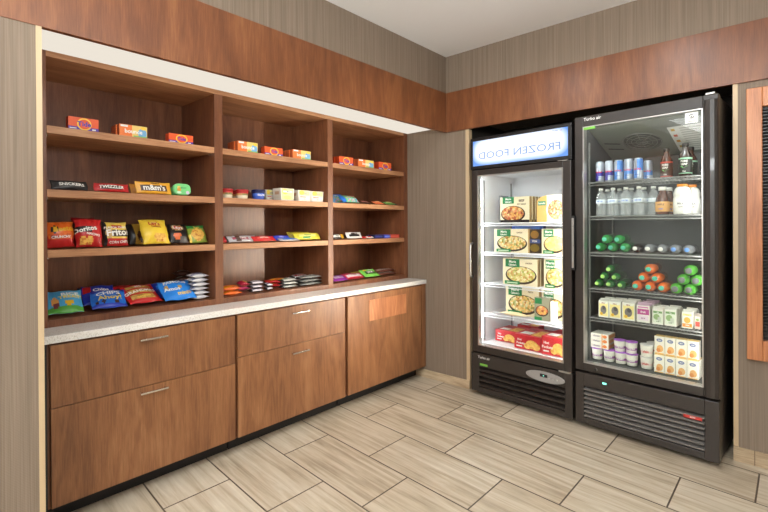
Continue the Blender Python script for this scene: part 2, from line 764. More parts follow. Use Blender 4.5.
ROOM = plain('warm_room_paint', (206, 203, 198), .85)
struct(MB().box(RX, RX + .08, RY, .9, 0, ZC, ROOM).build('wall_right'))
struct(MB().box(-1.0, RX, RY - .08, RY, 0, ZC, ROOM).build('wall_front'))
# fascias
struct(MB().box(-.03, 0, RY, 0, ZFB, ZFT, WOOD_F).build('trim_1', bevel=.0015))
struct(MB().box(0.0, RX, 0, .03, ZFB, ZFT, WOOD_F).build('trim_2', bevel=.0015))
struct(MB().box(-.945, -.03, YL, YR, ZSO + .001, ZSO + .012, SOFFIT).build('trim_3'))
# cream edge trims
for i, (x0, x1, y0, y1) in enumerate(((-.03, 0, YL - .02, YL), (-.03, 0, -3.14, -3.114), (.191, .226, YR - .003, .06), (2.049, 2.073, YR - .003, .06))):
    struct(MB().box(x0, x1, y0, y1, 0, ZFB, CREAM).build('trim_%d' % (4 + i)))
m = MB()
m.box(-.36, .226, YR - .014, YR - .003, 0, .072, BBTILE)
m.box(2.049, RX, YR - .014, YR - .003, 0, .085, BBTILE)
m.box(2.147, 2.151, YR - .0145, YR - .003, 0, .0855, plain('grout', (110, 92, 74), .8))
struct(m.build('baseboard_back'))

lp = thing('cove_light', 'long cream light panel under the wood fascia, above the open shelves', 'light')
MB().box(-.455, -.034, YL + .005, YR - .005, ZSO - .006, ZSO, LENS).build('lens', lp)

# ------------------------------------------------------------------ base cabinets and counter
XD = -.2464
ZD0, ZD1 = .106, .867


def handle(parent, y, z, wid=.143):
    h = MB()
    for s in (-1, 1):
        h.box(XD, XD + .022, y + s * (wid / 2 - .012) - .004, y + s * (wid / 2 - .012) + .004, z - .004, z + .004, CHROME)
    h.box(XD + .020, XD + .029, y - wid / 2, y + wid / 2, z - .0045, z + .0045, CHROME)
    return h.build('handle', parent, bevel=.001)


def base_cabinet(y0, y1, zs, label, hy=None):
    t = thing('base_cabinet', label, 'cabinet')
    b = MB()
    b.box(-.92, XD - .022, y0 + .004, y1 - .004, .10, .874, WOOD_IN)
    b.build('body', t)
    MB().box(-.92, -.36, y0 + .004, y1 - .004, 0, .099, BLACK).build('toe_kick', t)
    return t


c1 = base_cabinet(-2.963, -1.943, None, 'wood veneer base cabinet with two wide drawers, at the left end of the counter')
c2 = base_cabinet(-1.941, -1.008, None, 'wood veneer base cabinet with two wide drawers, in the middle under the counter')
c3 = base_cabinet(-1.006, .010, None, 'wood veneer base cabinet with a single door, next to the back wall')
for c, a, b, zm in ((c1, -2.892, -1.951, .572), (c2, -1.931, -1.023, .605)):
    for z0, z1, hz in ((zm + .0015, ZD1, .823), (ZD0, zm - .0015, .541 if c is c1 else .547)):
        d = MB().box(XD - .02, XD, a, b, z0, z1, WOOD).build('drawer', c, bevel=.001)
        handle(d, -2.437 if c is c1 else -1.461, hz)
MB().box(XD - .035, XD - .006, -2.963, -2.905, .10, .874, FRIDGE_D).build('shaded_filler_strip', c1)  # filler in black, standing in for the shade of the gap here
d = MB().box(XD - .02, XD, -.991, -.058, ZD0, ZD1, WOOD).build('door', c3, bevel=.001)
MB().box(XD - .001, XD + .0035, -.757, -.283, .645, .815, wood('flap_veneer', rgb(140, 84, 52), rgb(176, 114, 74), rgb(200, 142, 98))).build('flap', d, bevel=.001)
MB().box(XD - .02, XD - .002, -.050, .010, ZD0, .874, WOOD).build('filler_panel', c3, bevel=.001)
tag(MB().box(-.94, -.2391, YL + .001, YR - .001, .877, .914, QUARTZ).build('countertop', bevel=.003),
    'long white speckled stone countertop running over the base cabinets', 'countertop')

# ------------------------------------------------------------------ shelf unit
BAYS = ((-2.856, -1.963), (-1.907, -1.001), (-.948, -.043))
XB = -.93
t = thing('built_in_shelf_unit', 'built-in open wood shelf unit with three bays, standing on the white countertop', 'shelving')
ZT = 2.277
for y0, y1 in BAYS:
    MB().box(XB - .012, XB, y0 - .02, y1 + .02, .914, ZSO - .001, WOOD_IN).build('back_panel', t)
for y0, y1 in ((-2.963, -2.856), (-.043, .012)):
    MB().box(XB, XS, y0, y1, .9141, ZSO - .001, WOOD_IN).build('side_panel', t, bevel=.001)
for y0, y1 in ((-1.963, -1.907), (-1.001, -.948)):
    MB().box(XB, XS, y0, y1, .9141, ZT, WOOD_IN).build('divider', t, bevel=.001)
m = MB().box(XB, XS, -2.856, -.043, ZT, ZSO - .001, WOOD_H)
m.build('top_board', t, bevel=.001)
SZ1, SZ2, SZ3, SZ0 = 1.931, 1.6095, 1.3035, .95
for y0, y1 in BAYS:
    for z in (SZ1, SZ2, SZ3):
        sb = MB().box(XB, XS - .001, y0 + .001, y1 - .001, z - .038, z, WOOD_H).build('shelf', t, bevel=.001)
        for x in (XS - .05, XB + .06):
            for yy, q in ((y0, 1), (y1, -1)):
                MB().box(x - .006, x + .006, yy + (.001 if q > 0 else -.013), yy + (.013 if q > 0 else -.001), z - .046, z - .0381, CHROME).build('shelf_pin', sb)
    MB().box(XB, XS - .001, y0 + .001, y1 - .001, .9141, SZ0, WOOD_IN).build('bottom_board', t, bevel=.001)

# ------------------------------------------------------------------ slatted panel on the right wall
t = thing('slatted_wall_panel', 'wood framed panel with dark horizontal slats on the right part of back wall', 'wall panel')
fr = wood('panel_frame_wood', rgb(142, 84, 50), rgb(186, 118, 74), rgb(206, 142, 94))
m = MB()
X0, X1, Z0, Z1, FWD = 2.115, 3.2, .626, 2.204, .073
m.box(X0, X0 + FWD, -.03, YR - .001, Z0, Z1, fr)
m.box(X1 - FWD, X1, -.03, YR - .001, Z0, Z1, fr)
m.box(X0 + FWD, X1 - FWD, -.03, YR - .001, Z1 - .113, Z1, fr)
m.box(X0 + FWD, X1 - FWD, -.03, YR - .001, Z0, Z0 + .118, fr)
m.build('frame', t, bevel=.004)
MB().box(X0 + FWD, X1 - FWD, YR - .008, YR - .001, Z0 + .118, Z1 - .113, FRIDGE_D).build('backing', t)
m = MB()
k = Z0 + .122
SLAT = plain('black_slat', (46, 42, 40), .35)
while k < Z1 - .13:
    m.prism([(-.012, k), (-.004, k), (YR - .012, k + .010), (YR - .012, k + .016), (-.012, k + .004)], X0 + FWD, X1 - FWD, SLAT, axis='x')
    k += .019
m.build('slats', t)

# ------------------------------------------------------------------ refrigerators
DEP = .66
FT = 2.17
FTL = 2.145


def fridge_shell(t, u0, u1, ztop, liner, zi0, zi1, wall=.045):
    b = MB()
    b.box(u0, u0 + wall, .0525, DEP, .03, ztop, FRIDGE)
    b.box(u1 - wall, u1, .0525, DEP, .03, ztop, FRIDGE)
    b.box(u0 + wall, u1 - wall, DEP - .05, DEP, .03, ztop, FRIDGE)
    b.box(u0 + wall, u1 - wall, .0525, DEP - .05, zi1, ztop, FRIDGE)
    b.box(u0 + wall, u1 - wall, .0525, DEP - .05, .06, zi0, FRIDGE)
    b.build('cabinet_shell', t)
    l = MB()
    a, c = u0 + wall, u1 - wall
    l.box(a, a + .004, .06, DEP - .05, zi0, zi1, liner)
    l.box(c - .004, c, .06, DEP - .05, zi0, zi1, liner)
    l.box(a + .004, c - .004, DEP - .054, DEP - .05, zi0, zi1, liner)
    l.box(a + .004, c - .004, .06, DEP - .054, zi1 - .004, zi1, liner)
    l.box(a + .004, c - .004, .06, DEP - .054, zi0, zi0 + .004, liner)
    l.build('liner', t)
    for uu in (u0 + .06, u1 - .06):
        for ww in (.1, DEP - .08):
            MB().lathe([(.018, 0, FRIDGE_D), (.018, .03, FRIDGE_D)], 12, Matrix.Translation((uu, ww, 0))).build('foot', t)


def wire_shelf(t, u0, u1, z, mat, w0=.10, w1=.58, solid=False):
    s = MB()
    s.tube([(u0, w0, z - .006), (u1, w0, z - .006), (u1, w1, z - .006), (u0, w1, z - .006)], .0045, mat, 6, True)
    n = 30
    for k in range(1, n):
        x = u0 + (u1 - u0) * k / n
        s.tube([(x, w0 - .001, z - .0022), (x, w1, z - .0022)], .0021, mat, 5)
    for k in (1, 2, 3):
        y = w0 + (w1 - w0) * k / 4
        s.tube([(u0, y, z - .0075), (u1, y, z - .0075)], .003, mat, 5)
    # front lip: second rail below joined by a zigzag
    s.tube([(u0, w0, z - .026), (u1, w0, z - .026)], .0035, mat, 6)
    zz = []
    n = 44
    for k in range(n + 1):
        zz.append((u0 + (u1 - u0) * k / n, w0, z - .007 if k % 2 else z - .026))
    s.tube(zz, .0018, mat, 4)
    return s.build('shelf', t)


def pilaster(t, u0, u1, z0, z1, mat):
    for uu in (u0 + .004, u1 - .010):
        for ww in (.11, .55):
            MB().box(uu, uu + .006, ww, ww + .016, z0, z1, mat).build('shelf_track', t)


def door(t, u0, u1, z0, z1, g, pane, frame, gasket):
    """g: glass rectangle u0,u1,z0,z1"""
    d = MB()
    gu0, gu1, gz0, gz1 = g
    d.box(u0, gu0, 0, .052, z0, z1, frame)
    d.box(gu1, u1, 0, .052, z0, z1, frame)
    d.box(gu0, gu1, 0, .052, z0, gz0, frame)
    d.box(gu0, gu1, 0, .052, gz1, z1, frame)
    o = d.build('door_frame', t, bevel=.004)
    q = MB()
    e = .007
    q.box(gu0, gu0 + e, -.002, .046, gz0, gz1, gasket)
    q.box(gu1 - e, gu1, -.002, .046, gz0, gz1, gasket)
    q.box(gu0 + e, gu1 - e, -.002, .046, gz0, gz0 + e, gasket)
    q.box(gu0 + e, gu1 - e, -.002, .046, gz1 - e, gz1, gasket)
    q.build('glazing_bead', o)
    MB().box(gu0 + e + .0005, gu1 - e - .0005, .012, .017, gz0 + e + .0005, gz1 - e - .0005, pane).build('glass_pane', o)
    return o


def louvers(m, u0, u1, z0, z1, n, mat):
    st = (z1 - z0) / n
    for k in range(n):
        z = z0 + st * k
        m.prism([(.006, z + st * .06), (-.002, z + st * .25), (-.002, z + st * .48), (.030, z + st * .74), (.030, z + st * .06)], u0, u1, mat, axis='x')


def flat(fnu, w0):
    return lambda x, y: (fnu[0] + x, w0, fnu[1] + y)


RSH = (1.719, 1.480, 1.225, .971, .765)
LSH = (1.440, 1.194, .932, .677)
RFL, LFL = .461, .429
# ---- right cooler
R0_, R1_ = 0.0, .832
tr_ = thing('beverage_cooler', 'tall black glass door cooler full of drinks, right of the lit freezer', 'refrigerator', FM)
fridge_shell(tr_, R0_ + .004, R1_ - .004, FT - .01, LINER_G, .457, 2.115)
dr = door(tr_, R0_, R1_, .402, FT, (.058, .757, .456, 2.098), PANE_R, FRIDGE, ALU)
# rounded grip column on the right stile and recessed pull on the left
m = MB()
prof = [(.764, .0), (.764, -.008), (.772, -.016), (.795, -.021), (.815, -.017), (.828, -.006), (.8315, .0)]
m.prism(prof, .406, FT - .03, FRIDGE, axis='z', smooth=False)
m.build('grip_column', dr, bevel=.002)
m = MB()
m.box(-.012, .010, -.034, -.002, 1.10, 1.48, FRIDGE_D)
m.box(-.008, .006, -.0375, -.034, 1.115, 1.465, ALU)
m.build('handle', dr, bevel=.003)
MB().box(.77, .815, -.004, .03, FT, FT + .012, ALU).build('hinge', dr, bevel=.002)
m = MB()
m.text('Turbo air', .030, flat((.122, 2.146), -.0012), LOGO_W)
m.build('lettering', dr)
MB().box(.064, .140, -.0022, .0115, 2.076, 2.091, GREEN_ST).build('sticker', dr)
m = MB()
m.box(.665, .731, .0105, .0118, 2.022, 2.086, PAPERW)
for a0 in (0, 1):
    m.tube([(.698 + .012 * math.cos(q), .0100, 2.062 + .011 * math.sin(q)) for q in [math.radians(50 + 180 * a0 + k * 13) for k in range(11)]], .0022, INK, 5)
m.text('e', .019, flat((.698, 2.062), .0098), INK)
m.box(.677, .719, .0100, .0104, 2.031, 2.033, INK)
m.build('notice', dr)
m = MB()
m.lathe([(.011, 0, ALU), (.011, .004, ALU), (.006, .0045, FRIDGE_D)], 14, Matrix.Translation((.138, 0, .425)) @ Matrix.Rotation(math.pi / 2, 4, 'X'))
m.build('lock', dr)
# lower machine compartment
m = MB()
m.box(R0_, .057, 0, .055, .032, .386, FRIDGE)
m.box(.761, R1_, 0, .055, .032, .386, FRIDGE)
m.box(.057, .761, 0, .055, .295, .386, FRIDGE)
m.box(.057, .761, 0, .055, .032, .075, FRIDGE)
m.box(.057, .761, .035, .055, .075, .295, FRIDGE_D)
m.build('grille_panel', tr_, bevel=.003)
m = MB()
louvers(m, .059, .759, .077, .292, 7, plain('grey_louver', (120, 116, 112), .3, .2))
m.build('louvers', tr_)
m = MB()
m.box(.655, .749, -.004, -.0022, .256, .274, plain('red_badge', (186, 52, 46), .4))
m.text('R290', .013, flat((.702, .265), -.0045), LOGO_W)
m.build('badge', tr_)
m = MB()
m.box(.170, .224, -.003, -.0002, .332, .356, FRIDGE_D)
m.build('thermostat', tr_, bevel=.001)
MB().box(.184, .210, -.0045, -.003, .338, .350, LED_GREEN).build('display', tr_)
for z in RSH:
    wire_shelf(tr_, R0_ + .056, R1_ - .056, z, WIRE_G)
pilaster(tr_, R0_ + .049, R1_ - .049, .46, 2.0, WIRE_G)
# sloping evaporator cover with round fan guard, vent slots and an instruction sheet
COVER = plain('grey_evaporator_cover', (126, 129, 122), .5)


def slope(u, wd, off=0):
    return (u, wd - off * .347, 2.10 - .37 * (wd - .09) - off * .938)


MB().prism([(.09, 2.1105), (.09, 2.10), (.57, 1.9224), (.605, 1.9224), (.605, 2.1105)], R0_ + .054, R1_ - .054, COVER, axis='x').build('evaporator_cover', tr_)
m = MB()
for rr in (.035, .065, .095, .122):
    m.tube([slope(.33 + rr * math.cos(k * math.pi / 16), .345 + rr * .938 * math.sin(k * math.pi / 16), .008) for k in range(32)], .0026, WIRE_G, 5, True)
for k in range(8):
    q = k * math.pi / 4
    m.tube([slope(.33, .345, .008), slope(.33 + .124 * math.cos(q), .345 + .116 * math.sin(q), .004)], .0022, WIRE_G, 5)
m.build('fan_guard', tr_)
m = MB()
m.quad([slope(.33 + .115 * math.cos(k * math.pi / 16), .345 + .108 * math.sin(k * math.pi / 16), .001) for k in range(32)][::-1], plain('fan_recess', (84, 86, 82), .6))
m.build('fan_recess', tr_)
for w0_ in (.31, .39):
    MB().quad([slope(.085, w0_, .0012), slope(.185, w0_ + .03, .0012), slope(.185, w0_ + .044, .0012), slope(.085, w0_ + .014, .0012)], FRIDGE_D).build('vent_slot', tr_)
m = MB()


def sheet(a, b, c, d, off, mt):
    m.quad([slope(a, c, off), slope(b, c, off), slope(b, d, off), slope(a, d, off)], mt)


sheet(.515, .735, .215, .54, .0012, PAPERW)
for k, c in enumerate(((214, 170, 60), (200, 90, 60), (214, 150, 60), (190, 160, 80))):
    sheet(.53, .552, .24 + .072 * k, .268 + .072 * k, .0018, C(*c))
for k in range(11):
    sheet(.58, .58 + .14 - .03 * (k % 3), .238 + .027 * k, .246 + .027 * k, .0018, C(176, 172, 164))
m.build('instruction_sheet', tr_)
MB().box(R0_ + .06, R1_ - .065, .064, .076, 2.102, 2.110, LED_FRIDGE).build('led_tube', tr_)
MB().box(R1_ - .060, R1_ - .0505, .064, .078, .50, 2.0, LED_FRIDGE).build('led_tube', tr_)
MB().box(R0_ + .0495, R0_ + .0535, .060, .066, .50, 2.0, LED_FRIDGE).build('led_tube', tr_)

# ---- left freezer
L0, L1 = -.885, -.022
tl_ = thing('upright_freezer', 'tall black glass door freezer with lit blue sign, left of the beverage cooler', 'freezer', FM)
fridge_shell(tl_, L0 + .004, L1 - .004, FTL - .005, LINER_W, .425, 1.855)
dl = door(tl_, L0 + .012, L1 - .004, .364, 1.878, (-.816, -.086, .420, 1.832), PANE, FRIDGE, ALU)
m = MB()
m.tube([(-.866, -.001, .985), (-.866, -.03, .995), (-.866, -.036, 1.02), (-.866, -.036, 1.235), (-.866, -.03, 1.26), (-.866, -.001, 1.27)], .009, ALU, 10)
m.build('handle', dl)
# sign box
m = MB()
m.box(L0, L1, .0, .055, 1.884, 1.912, FRIDGE_D)
m.box(L0, L1, .0, .055, 2.120, FTL, FRIDGE_D)
m.box(L0, -.862, .0, .055, 1.912, 2.120, FRIDGE_D)
m.box(-.049, L1, .0, .055, 1.912, 2.120, FRIDGE_D)
m.build('sign_housing', tl_, bevel=.003)
sg = MB().box(-.8615, -.0495, .006, .05, 1.9125, 2.1195, SIGN).build('sign_panel', tl_)
m = MB()
m.text('FROZEN FOOD', .080, flat((-.455, 1.990), .0054), SIGN_TXT, bold=0, mirror=True, stretch=1.28)
m.build('lettering', sg)
m = MB()
m.text('Turbo', .016, flat((-.145, 2.104), .0054), led('sign_maker_blue', rgb(110, 130, 200), 1))
m.text('air', .016, flat((-.099, 2.104), .0054), SIGN_RED)
m.build('maker_mark', sg)
MB().box(L1 - .10, L1 - .03, -.004, .02, 1.8785, 1.8835, ALU).build('hinge', tl_)
MB().box(L1 - .10, L1 - .012, -.004, .02, .354, .3635, ALU).build('hinge', tl_)
m = MB()
m.box(L0, -.808, 0, .055, .032, .353, FRIDGE)
m.box(-.077, L1, 0, .055, .032, .353, FRIDGE)
m.box(-.808, -.077, 0, .055, .245, .353, FRIDGE)
m.box(-.808, -.077, 0, .055, .032, .075, FRIDGE)
m.box(-.808, -.077, .035, .055, .075, .245, FRIDGE_D)
m.build('grille_panel', tl_, bevel=.003)
m = MB()
louvers(m, -.806, -.079, .077, .243, 4, FRIDGE)
m.build('louvers', tl_)
m = MB()
m.text('Turbo air', .030, flat((-.76, .323), -.0012), LOGO_W)
m.build('lettering', tl_)
MB().box(-.798, -.725, -.0012, 0, .256, .273, GREEN_ST).build('sticker', tl_)
m = MB()
n = 28
ring = [(-.226 + .154 * math.cos(2 * math.pi * k / n), .290 + .040 * math.sin(2 * math.pi * k / n)) for k in range(n)]
m.prism(ring, -.010, .0, plain('grey_control_plastic', (150, 146, 142), .3), axis='y')
m.build('control_panel', tl_, bevel=.004)
m = MB()
m.box(-.262, -.205, -.0125, -.010, .289, .311, FRIDGE_D)
m.text('-0', .016, flat((-.235, .300), -.013), LED_GREEN)
for k in range(3):
    m.lathe([(.006, 0, ALU), (.005, .002, ALU)], 10, Matrix.Translation((-.19 + .03 * k, -.010, .289)) @ Matrix.Rotation(math.pi / 2, 4, 'X'))
m.build('display', tl_)
for z in LSH:
    wire_shelf(tl_, L0 + .054, L1 - .054, z, WIRE_W)
pilaster(tl_, L0 + .049, L1 - .049, .44, 1.80, WIRE_G)
m = MB()
m.box(L0 + .0495, L0 + .060, .064, .080, .47, 1.81, LED_FREEZER)
m.build('led_tube', tl_)
MB().box(L1 - .060, L1 - .0495, .064, .080, .47, 1.81, LED_STRONG).build('led_tube', tl_)
m = MB()
m.box(-.42, -.36, DEP - .10, DEP - .056, 1.66, 1.72, LINER_W)
m.build('interior_sensor', tl_, bevel=.004)
m = MB()
GP = plain('grey_air_duct', (150, 154, 162), .4)
m.box(L0 + .0495, L0 + .075, .36, .48, 1.447, 1.68, GP)
m.box(L0 + .0755, L0 + .077, .365, .475, 1.60, 1.67, C(120, 126, 144))
m.build('temperature_card', tl_)


# ------------------------------------------------------------------ goods: builders
def mat4(a, b, c, p):
    return Matrix(((a.x, b.x, c.x, p.x), (a.y, b.y, c.y, p.y), (a.z, b.z, c.z, p.z), (0, 0, 0, 1)))


ZUP = Vector((0, 0, 1))


def pose(frame, pos, lean=0, yaw=0):
    """local x runs along the shelf, y up the front face, z out of the shelf; lean tips the top away"""
    ea, eo = (Vector((0, 1, 0)), Vector((1, 0, 0))) if frame == 'S' else (E_U, N_F)
    q = math.radians(yaw)
    a, o = ea * math.cos(q) - eo * math.sin(q), eo * math.cos(q) + ea * math.sin(q)
    l = math.radians(lean)
    b = ZUP * math.cos(l) - o * math.sin(l)
    c = o * math.cos(l) + ZUP * math.sin(l)
    return mat4(a, b, c, Vector(pos))


def lying(pos):
    """lathe axis points out of the cooler"""
    return mat4(E_U, ZUP, N_F, Vector(pos))


def upright(frame, pos, spin=0):
    M = pose(frame, pos)
    return mat4(Vector((M[0][0], M[1][0], M[2][0])), -Vector((M[0][2], M[1][2], M[2][2])), ZUP, Vector(pos)) @ Matrix.Rotation(spin, 4, 'Z')


def fpos(u, wd, z):
    return FM @ Vector((u, wd, z))


def carton_mesh(wd, h, d, body, prints=(), taper=0, name='carton', side=None, top=None, peak=0):
    """front face at z=0; prints = (kind, data, material) laid on the front in fractions of its size"""
    m = MB()
    x = wd / 2
    xb_ = x - taper
    V = [(-xb_, 0, 0), (xb_, 0, 0), (x, h, 0), (-x, h, 0), (-xb_, 0, -d), (xb_, 0, -d), (x, h, -d), (-x, h, -d)]
    m.add(V, [(0, 1, 2, 3), (5, 4, 7, 6), (4, 5, 1, 0)], body)
    m.add(V, [(4, 0, 3, 7), (1, 5, 6, 2)], side or body)
    if peak:
        P = [(-x, h, 0), (x, h, 0), (x, h, -d), (-x, h, -d), (-x, h + peak, -d / 2), (x, h + peak, -d / 2), (-x, h + peak * 1.25, -d / 2), (x, h + peak * 1.25, -d / 2)]
        m.add(P, [(0, 1, 5, 4), (2, 3, 4, 5), (1, 2, 5), (3, 0, 4)], top or body)
        m.add([(-x, h + peak, -d / 2 - .001), (x, h + peak, -d / 2 - .001), (x, h + peak * 1.35, -d / 2 - .001), (-x, h + peak * 1.35, -d / 2 - .001), (-x, h + peak, -d / 2 + .001), (x, h + peak, -d / 2 + .001), (x, h + peak * 1.35, -d / 2 + .001), (-x, h + peak * 1.35, -d / 2 + .001)],
              [(4, 5, 6, 7), (1, 0, 3, 2), (7, 6, 2, 3), (0, 4, 7, 3), (5, 1, 2, 6)], top or body)
    else:
        m.add(V, [(3, 2, 6, 7)], top or body)
    zz = .0004
    for kind, q, mt in prints:
        fx = lambda v: (v - .5) * wd
        fy = lambda v: v * h
        if kind == 'r':
            a, b, c, e = q
            m.quad([(fx(a), fy(c), zz), (fx(b), fy(c), zz), (fx(b), fy(e), zz), (fx(a), fy(e), zz)], mt)
        elif kind == 'e':
            cx, cy, ra, rb = q
            m.quad([(fx(cx) + ra * wd * math.cos(k * math.pi / 12), fy(cy) + rb * h * math.sin(k * math.pi / 12), zz) for k in range(24)], mt)
        elif kind == 't':
            body_, cx, cy, sz = q[:4]
            m.text(body_, sz * h, lambda X, Y, z=zz: (fx(cx) + X, fy(cy) + Y, z), mt, bold=.03, stretch=q[4] if len(q) > 4 else 1)
        elif kind == 'top':
            a, b, c, e = q
            m.quad([(fx(a), h + zz, -d * c), (fx(b), h + zz, -d * c), (fx(b), h + zz, -d * e), (fx(a), h + zz, -d * e)], mt)
        elif kind == 'left':
            a, b, c, e = q
            m.quad([(-x - zz, fy(c), -d * b), (-x - zz, fy(c), -d * a), (-x - zz, fy(e), -d * a), (-x - zz, fy(e), -d * b)], mt)
        elif kind == 'right':
            a, b, c, e = q
            m.quad([(x + zz, fy(c), -d * a), (x + zz, fy(c), -d * b), (x + zz, fy(e), -d * b), (x + zz, fy(e), -d * a)], mt)
        zz += .0002
    return m


def bag_mesh(wd, h, t, colour, texts=(), ends='v', seed=0, nx=30, ny=26, crimp=.09, back=None, full=2.6):
    """pillow pack: swollen middle, pinched and crimped seals; colour(u, v) gives the print"""
    rn = random.Random(seed)
    ph = [rn.uniform(0, 6.28) for _ in range(8)]
    lump = [(rn.uniform(.2, .8), rn.uniform(.2, .8), rn.uniform(.12, .3), rn.uniform(-.16, .2) * (.2 if full > 3 else 1)) for _ in range(5)]

    def bulge(u, v):
        s_, e_ = (u, v) if ends == 'v' else (v, u)
        k = min(1, max(0, (min(e_, 1 - e_) - crimp) / (.5 - crimp)))
        b = math.sin(k * math.pi / 2) ** .6 * (1 - abs(2 * s_ - 1) ** full) ** (.55 if full < 3 else .35)
        for cx, cy, r, am in lump:
            b *= 1 + am * math.exp(-((u - cx) ** 2 + (v - cy) ** 2) / (r * r))
        pleat = .10 * math.sin(s_ * 23 + ph[0] + 2 * math.sin(e_ * 5 + ph[1])) * max(0, 1 - k * 1.9)
        return t / 2 * (b + pleat * (1 if k > 0 else .25))

    def xy(u, v):
        s_, e_ = (u, v) if ends == 'v' else (v, u)
        k = min(1, min(e_, 1 - e_) / .35)
        pinch = 1 - .07 * math.sin(k * math.pi) + .012 * math.sin(9 * e_ + ph[2])
        wob = .014 * math.sin(5 * s_ + ph[3])
        if ends == 'v':
            return (u - .5) * wd * pinch, v * h + wob * h
        return (u - .5) * wd + wob * wd, h / 2 + (v - .5) * h * pinch

    def surf(u, v, off=0):
        X, Y = xy(u, v)
        return (X, Y, max(.0006, bulge(u, v)) + off)
    m = MB()
    vs, fr = [], {}
    for j in range(ny + 1):
        for i in range(nx + 1):
            vs.append(surf(i / nx, j / ny))
    for j in range(ny + 1):
        for i in range(nx + 1):
            X, Y, Z = surf(i / nx, j / ny)
            vs.append((X, Y, -Z))
    off = (nx + 1) * (ny + 1)
    b0 = len(m.v)
    m.v += vs
    for j in range(ny):
        for i in range(nx):
            q = [j * (nx + 1) + i, j * (nx + 1) + i + 1, (j + 1) * (nx + 1) + i + 1, (j + 1) * (nx + 1) + i]
            mt = colour((i + .5) / nx, (j + .5) / ny)
            m.f.append(q)
            m.m.append(m.mi(mt))
            m.sm.append(True)
            m.f.append([off + k for k in q[::-1]])
            m.m.append(m.mi(back or colour(.02, .5)))
            m.sm.append(True)
    rim = [i for i in range(nx + 1)] + [j * (nx + 1) + nx for j in range(1, ny + 1)] + [ny * (nx + 1) + i for i in range(nx - 1, -1, -1)] + [j * (nx + 1) for j in range(ny - 1, 0, -1)]
    for k in range(len(rim)):
        a, b = rim[k], rim[(k + 1) % len(rim)]
        m.f.append([b, a, off + a, off + b])
        m.m.append(m.mi(back or colour(.02, .5)))
        m.sm.append(False)
    for body_, cx, cy, sz, mt, rot, *st in texts:
        cr_, sr_ = math.cos(math.radians(rot)), math.sin(math.radians(rot))

        def fn(X, Y):
            X2, Y2 = X * cr_ - Y * sr_, X * sr_ + Y * cr_
            u, v = cx + X2 / wd, cy + Y2 / h
            p = surf(min(1, max(0, u)), min(1, max(0, v)), .0016 + .0006 * (len(body_) % 2))
            return p
        m.text(body_, sz, fn, mt, bold=.03, stretch=st[0] if st else 1)
    return m


def put(m, name, M, label, cat, group=None):
    return tag(m.build(name, None, M), label, cat, group)


def again(o, M, label, group=None):
    c = o.copy()
    COL.objects.link(c)
    c.matrix_world = M
    c['label'] = label
    if group:
        c['group'] = group
    elif 'group' in c:
        del c['group']
    return c


# ------------------------------------------------------------------ laundry boxes on the top shelves
OR_, YE_, BLU, WHT, PUR = C(232, 92, 40), C(248, 204, 70), C(48, 62, 168), C(240, 238, 232), C(88, 62, 170)
SKY = C(120, 178, 222)
TIDE_P = [('r', (0, 1, 0, .28), PUR), ('r', (.04, .26, .12, .18), WHT), ('r', (.78, .90, .10, .2), WHT), ('e', (.52, .50, .24, .47), YE_), ('e', (.52, .50, .195, .37), OR_), ('t', ('Tide', .52, .50, .50), BLU)]
BOUN_P = [('r', (0, .45, 0, 1), C(240, 128, 60)), ('r', (.45, 1, 0, 1), C(238, 206, 120)), ('e', (.82, .40, .16, .39), SKY), ('r', (.5, 1, 0, .16), C(130, 190, 110)), ('e', (.86, .82, .1, .14), YE_), ('r', (.04, .3, .8, .97), WHT), ('t', ('bounce', .5, .47, .46), WHT)]
GL1, GL2 = 'orange laundry boxes on the top shelves', 'dryer sheet boxes on the top shelves'


def box_row(px0, px1, pyt, pyb, n, kind, labels, dep=.03):
    y0, y1 = SY(px0, pyb, dep), SY(px1, pyb, dep)
    y0, y1 = fit_bay(y0, y1)
    h = max(.05, SZ((px0 + px1) / 2, pyt, dep) - SZ1)
    d = .052 if kind == 'T' else .040
    first = None
    for k in range(n):
        M = pose('S', (XS - dep - k * (d + .007), (y0 + y1) / 2 - .004 * (k % 2), SZ1 + .0005), 0, (-2, 1.5, -1)[k % 3])
        if first is None:
            m = carton_mesh(y1 - y0, h, d, OR_ if kind == 'T' else C(240, 128, 60), TIDE_P if kind == 'T' else BOUN_P, side=C(206, 74, 34) if kind == 'T' else C(196, 96, 54), top=None if kind == 'T' else WHT)
            first = put(m, 'detergent_box' if kind == 'T' else 'dryer_sheet_box', M, labels[k], 'box', GL1 if kind == 'T' else GL2)
        else:
            again(first, M, labels[k], GL1 if kind == 'T' else GL2)


box_row(68.5, 98.5, 118, 131, 1, 'T', ['orange detergent box with yellow ring, first on the top shelf of the left bay'])
box_row(119.5, 147, 125.5, 137, 3, 'B', ['front dryer sheet box of three, top shelf of the left bay', 'middle dryer sheet box of three, top shelf of the left bay', 'rearmost dryer sheet box of three, top shelf of the left bay'])
box_row(169, 193, 134.5, 144, 1, 'T', ['orange detergent box next to the right divider, top shelf of the left bay'])
box_row(238, 257.5, 142, 151, 3, 'B', ['front dryer sheet box of three beside the left divider, middle bay top shelf', 'middle dryer sheet box of three beside the left divider, middle bay top shelf', 'rearmost dryer sheet box beside the left divider, middle bay top shelf'])
box_row(265, 282.5, 147.5, 155, 1, 'T', ['orange detergent box standing alone in the top shelf of the middle bay'])
box_row(293, 310.5, 150.5, 159, 4, 'B', ['front dryer sheet box of four near the right divider, middle bay top shelf', 'second dryer sheet box of four near the right divider, middle bay top shelf', 'third dryer sheet box of four near the right divider, middle bay top shelf', 'rearmost dryer sheet box near the right divider, middle bay top shelf'])
box_row(339.5, 353, 157, 165, 2, 'T', ['front orange detergent box against the divider, top shelf of the right bay', 'rear orange detergent box against the divider, top shelf of the right bay'])
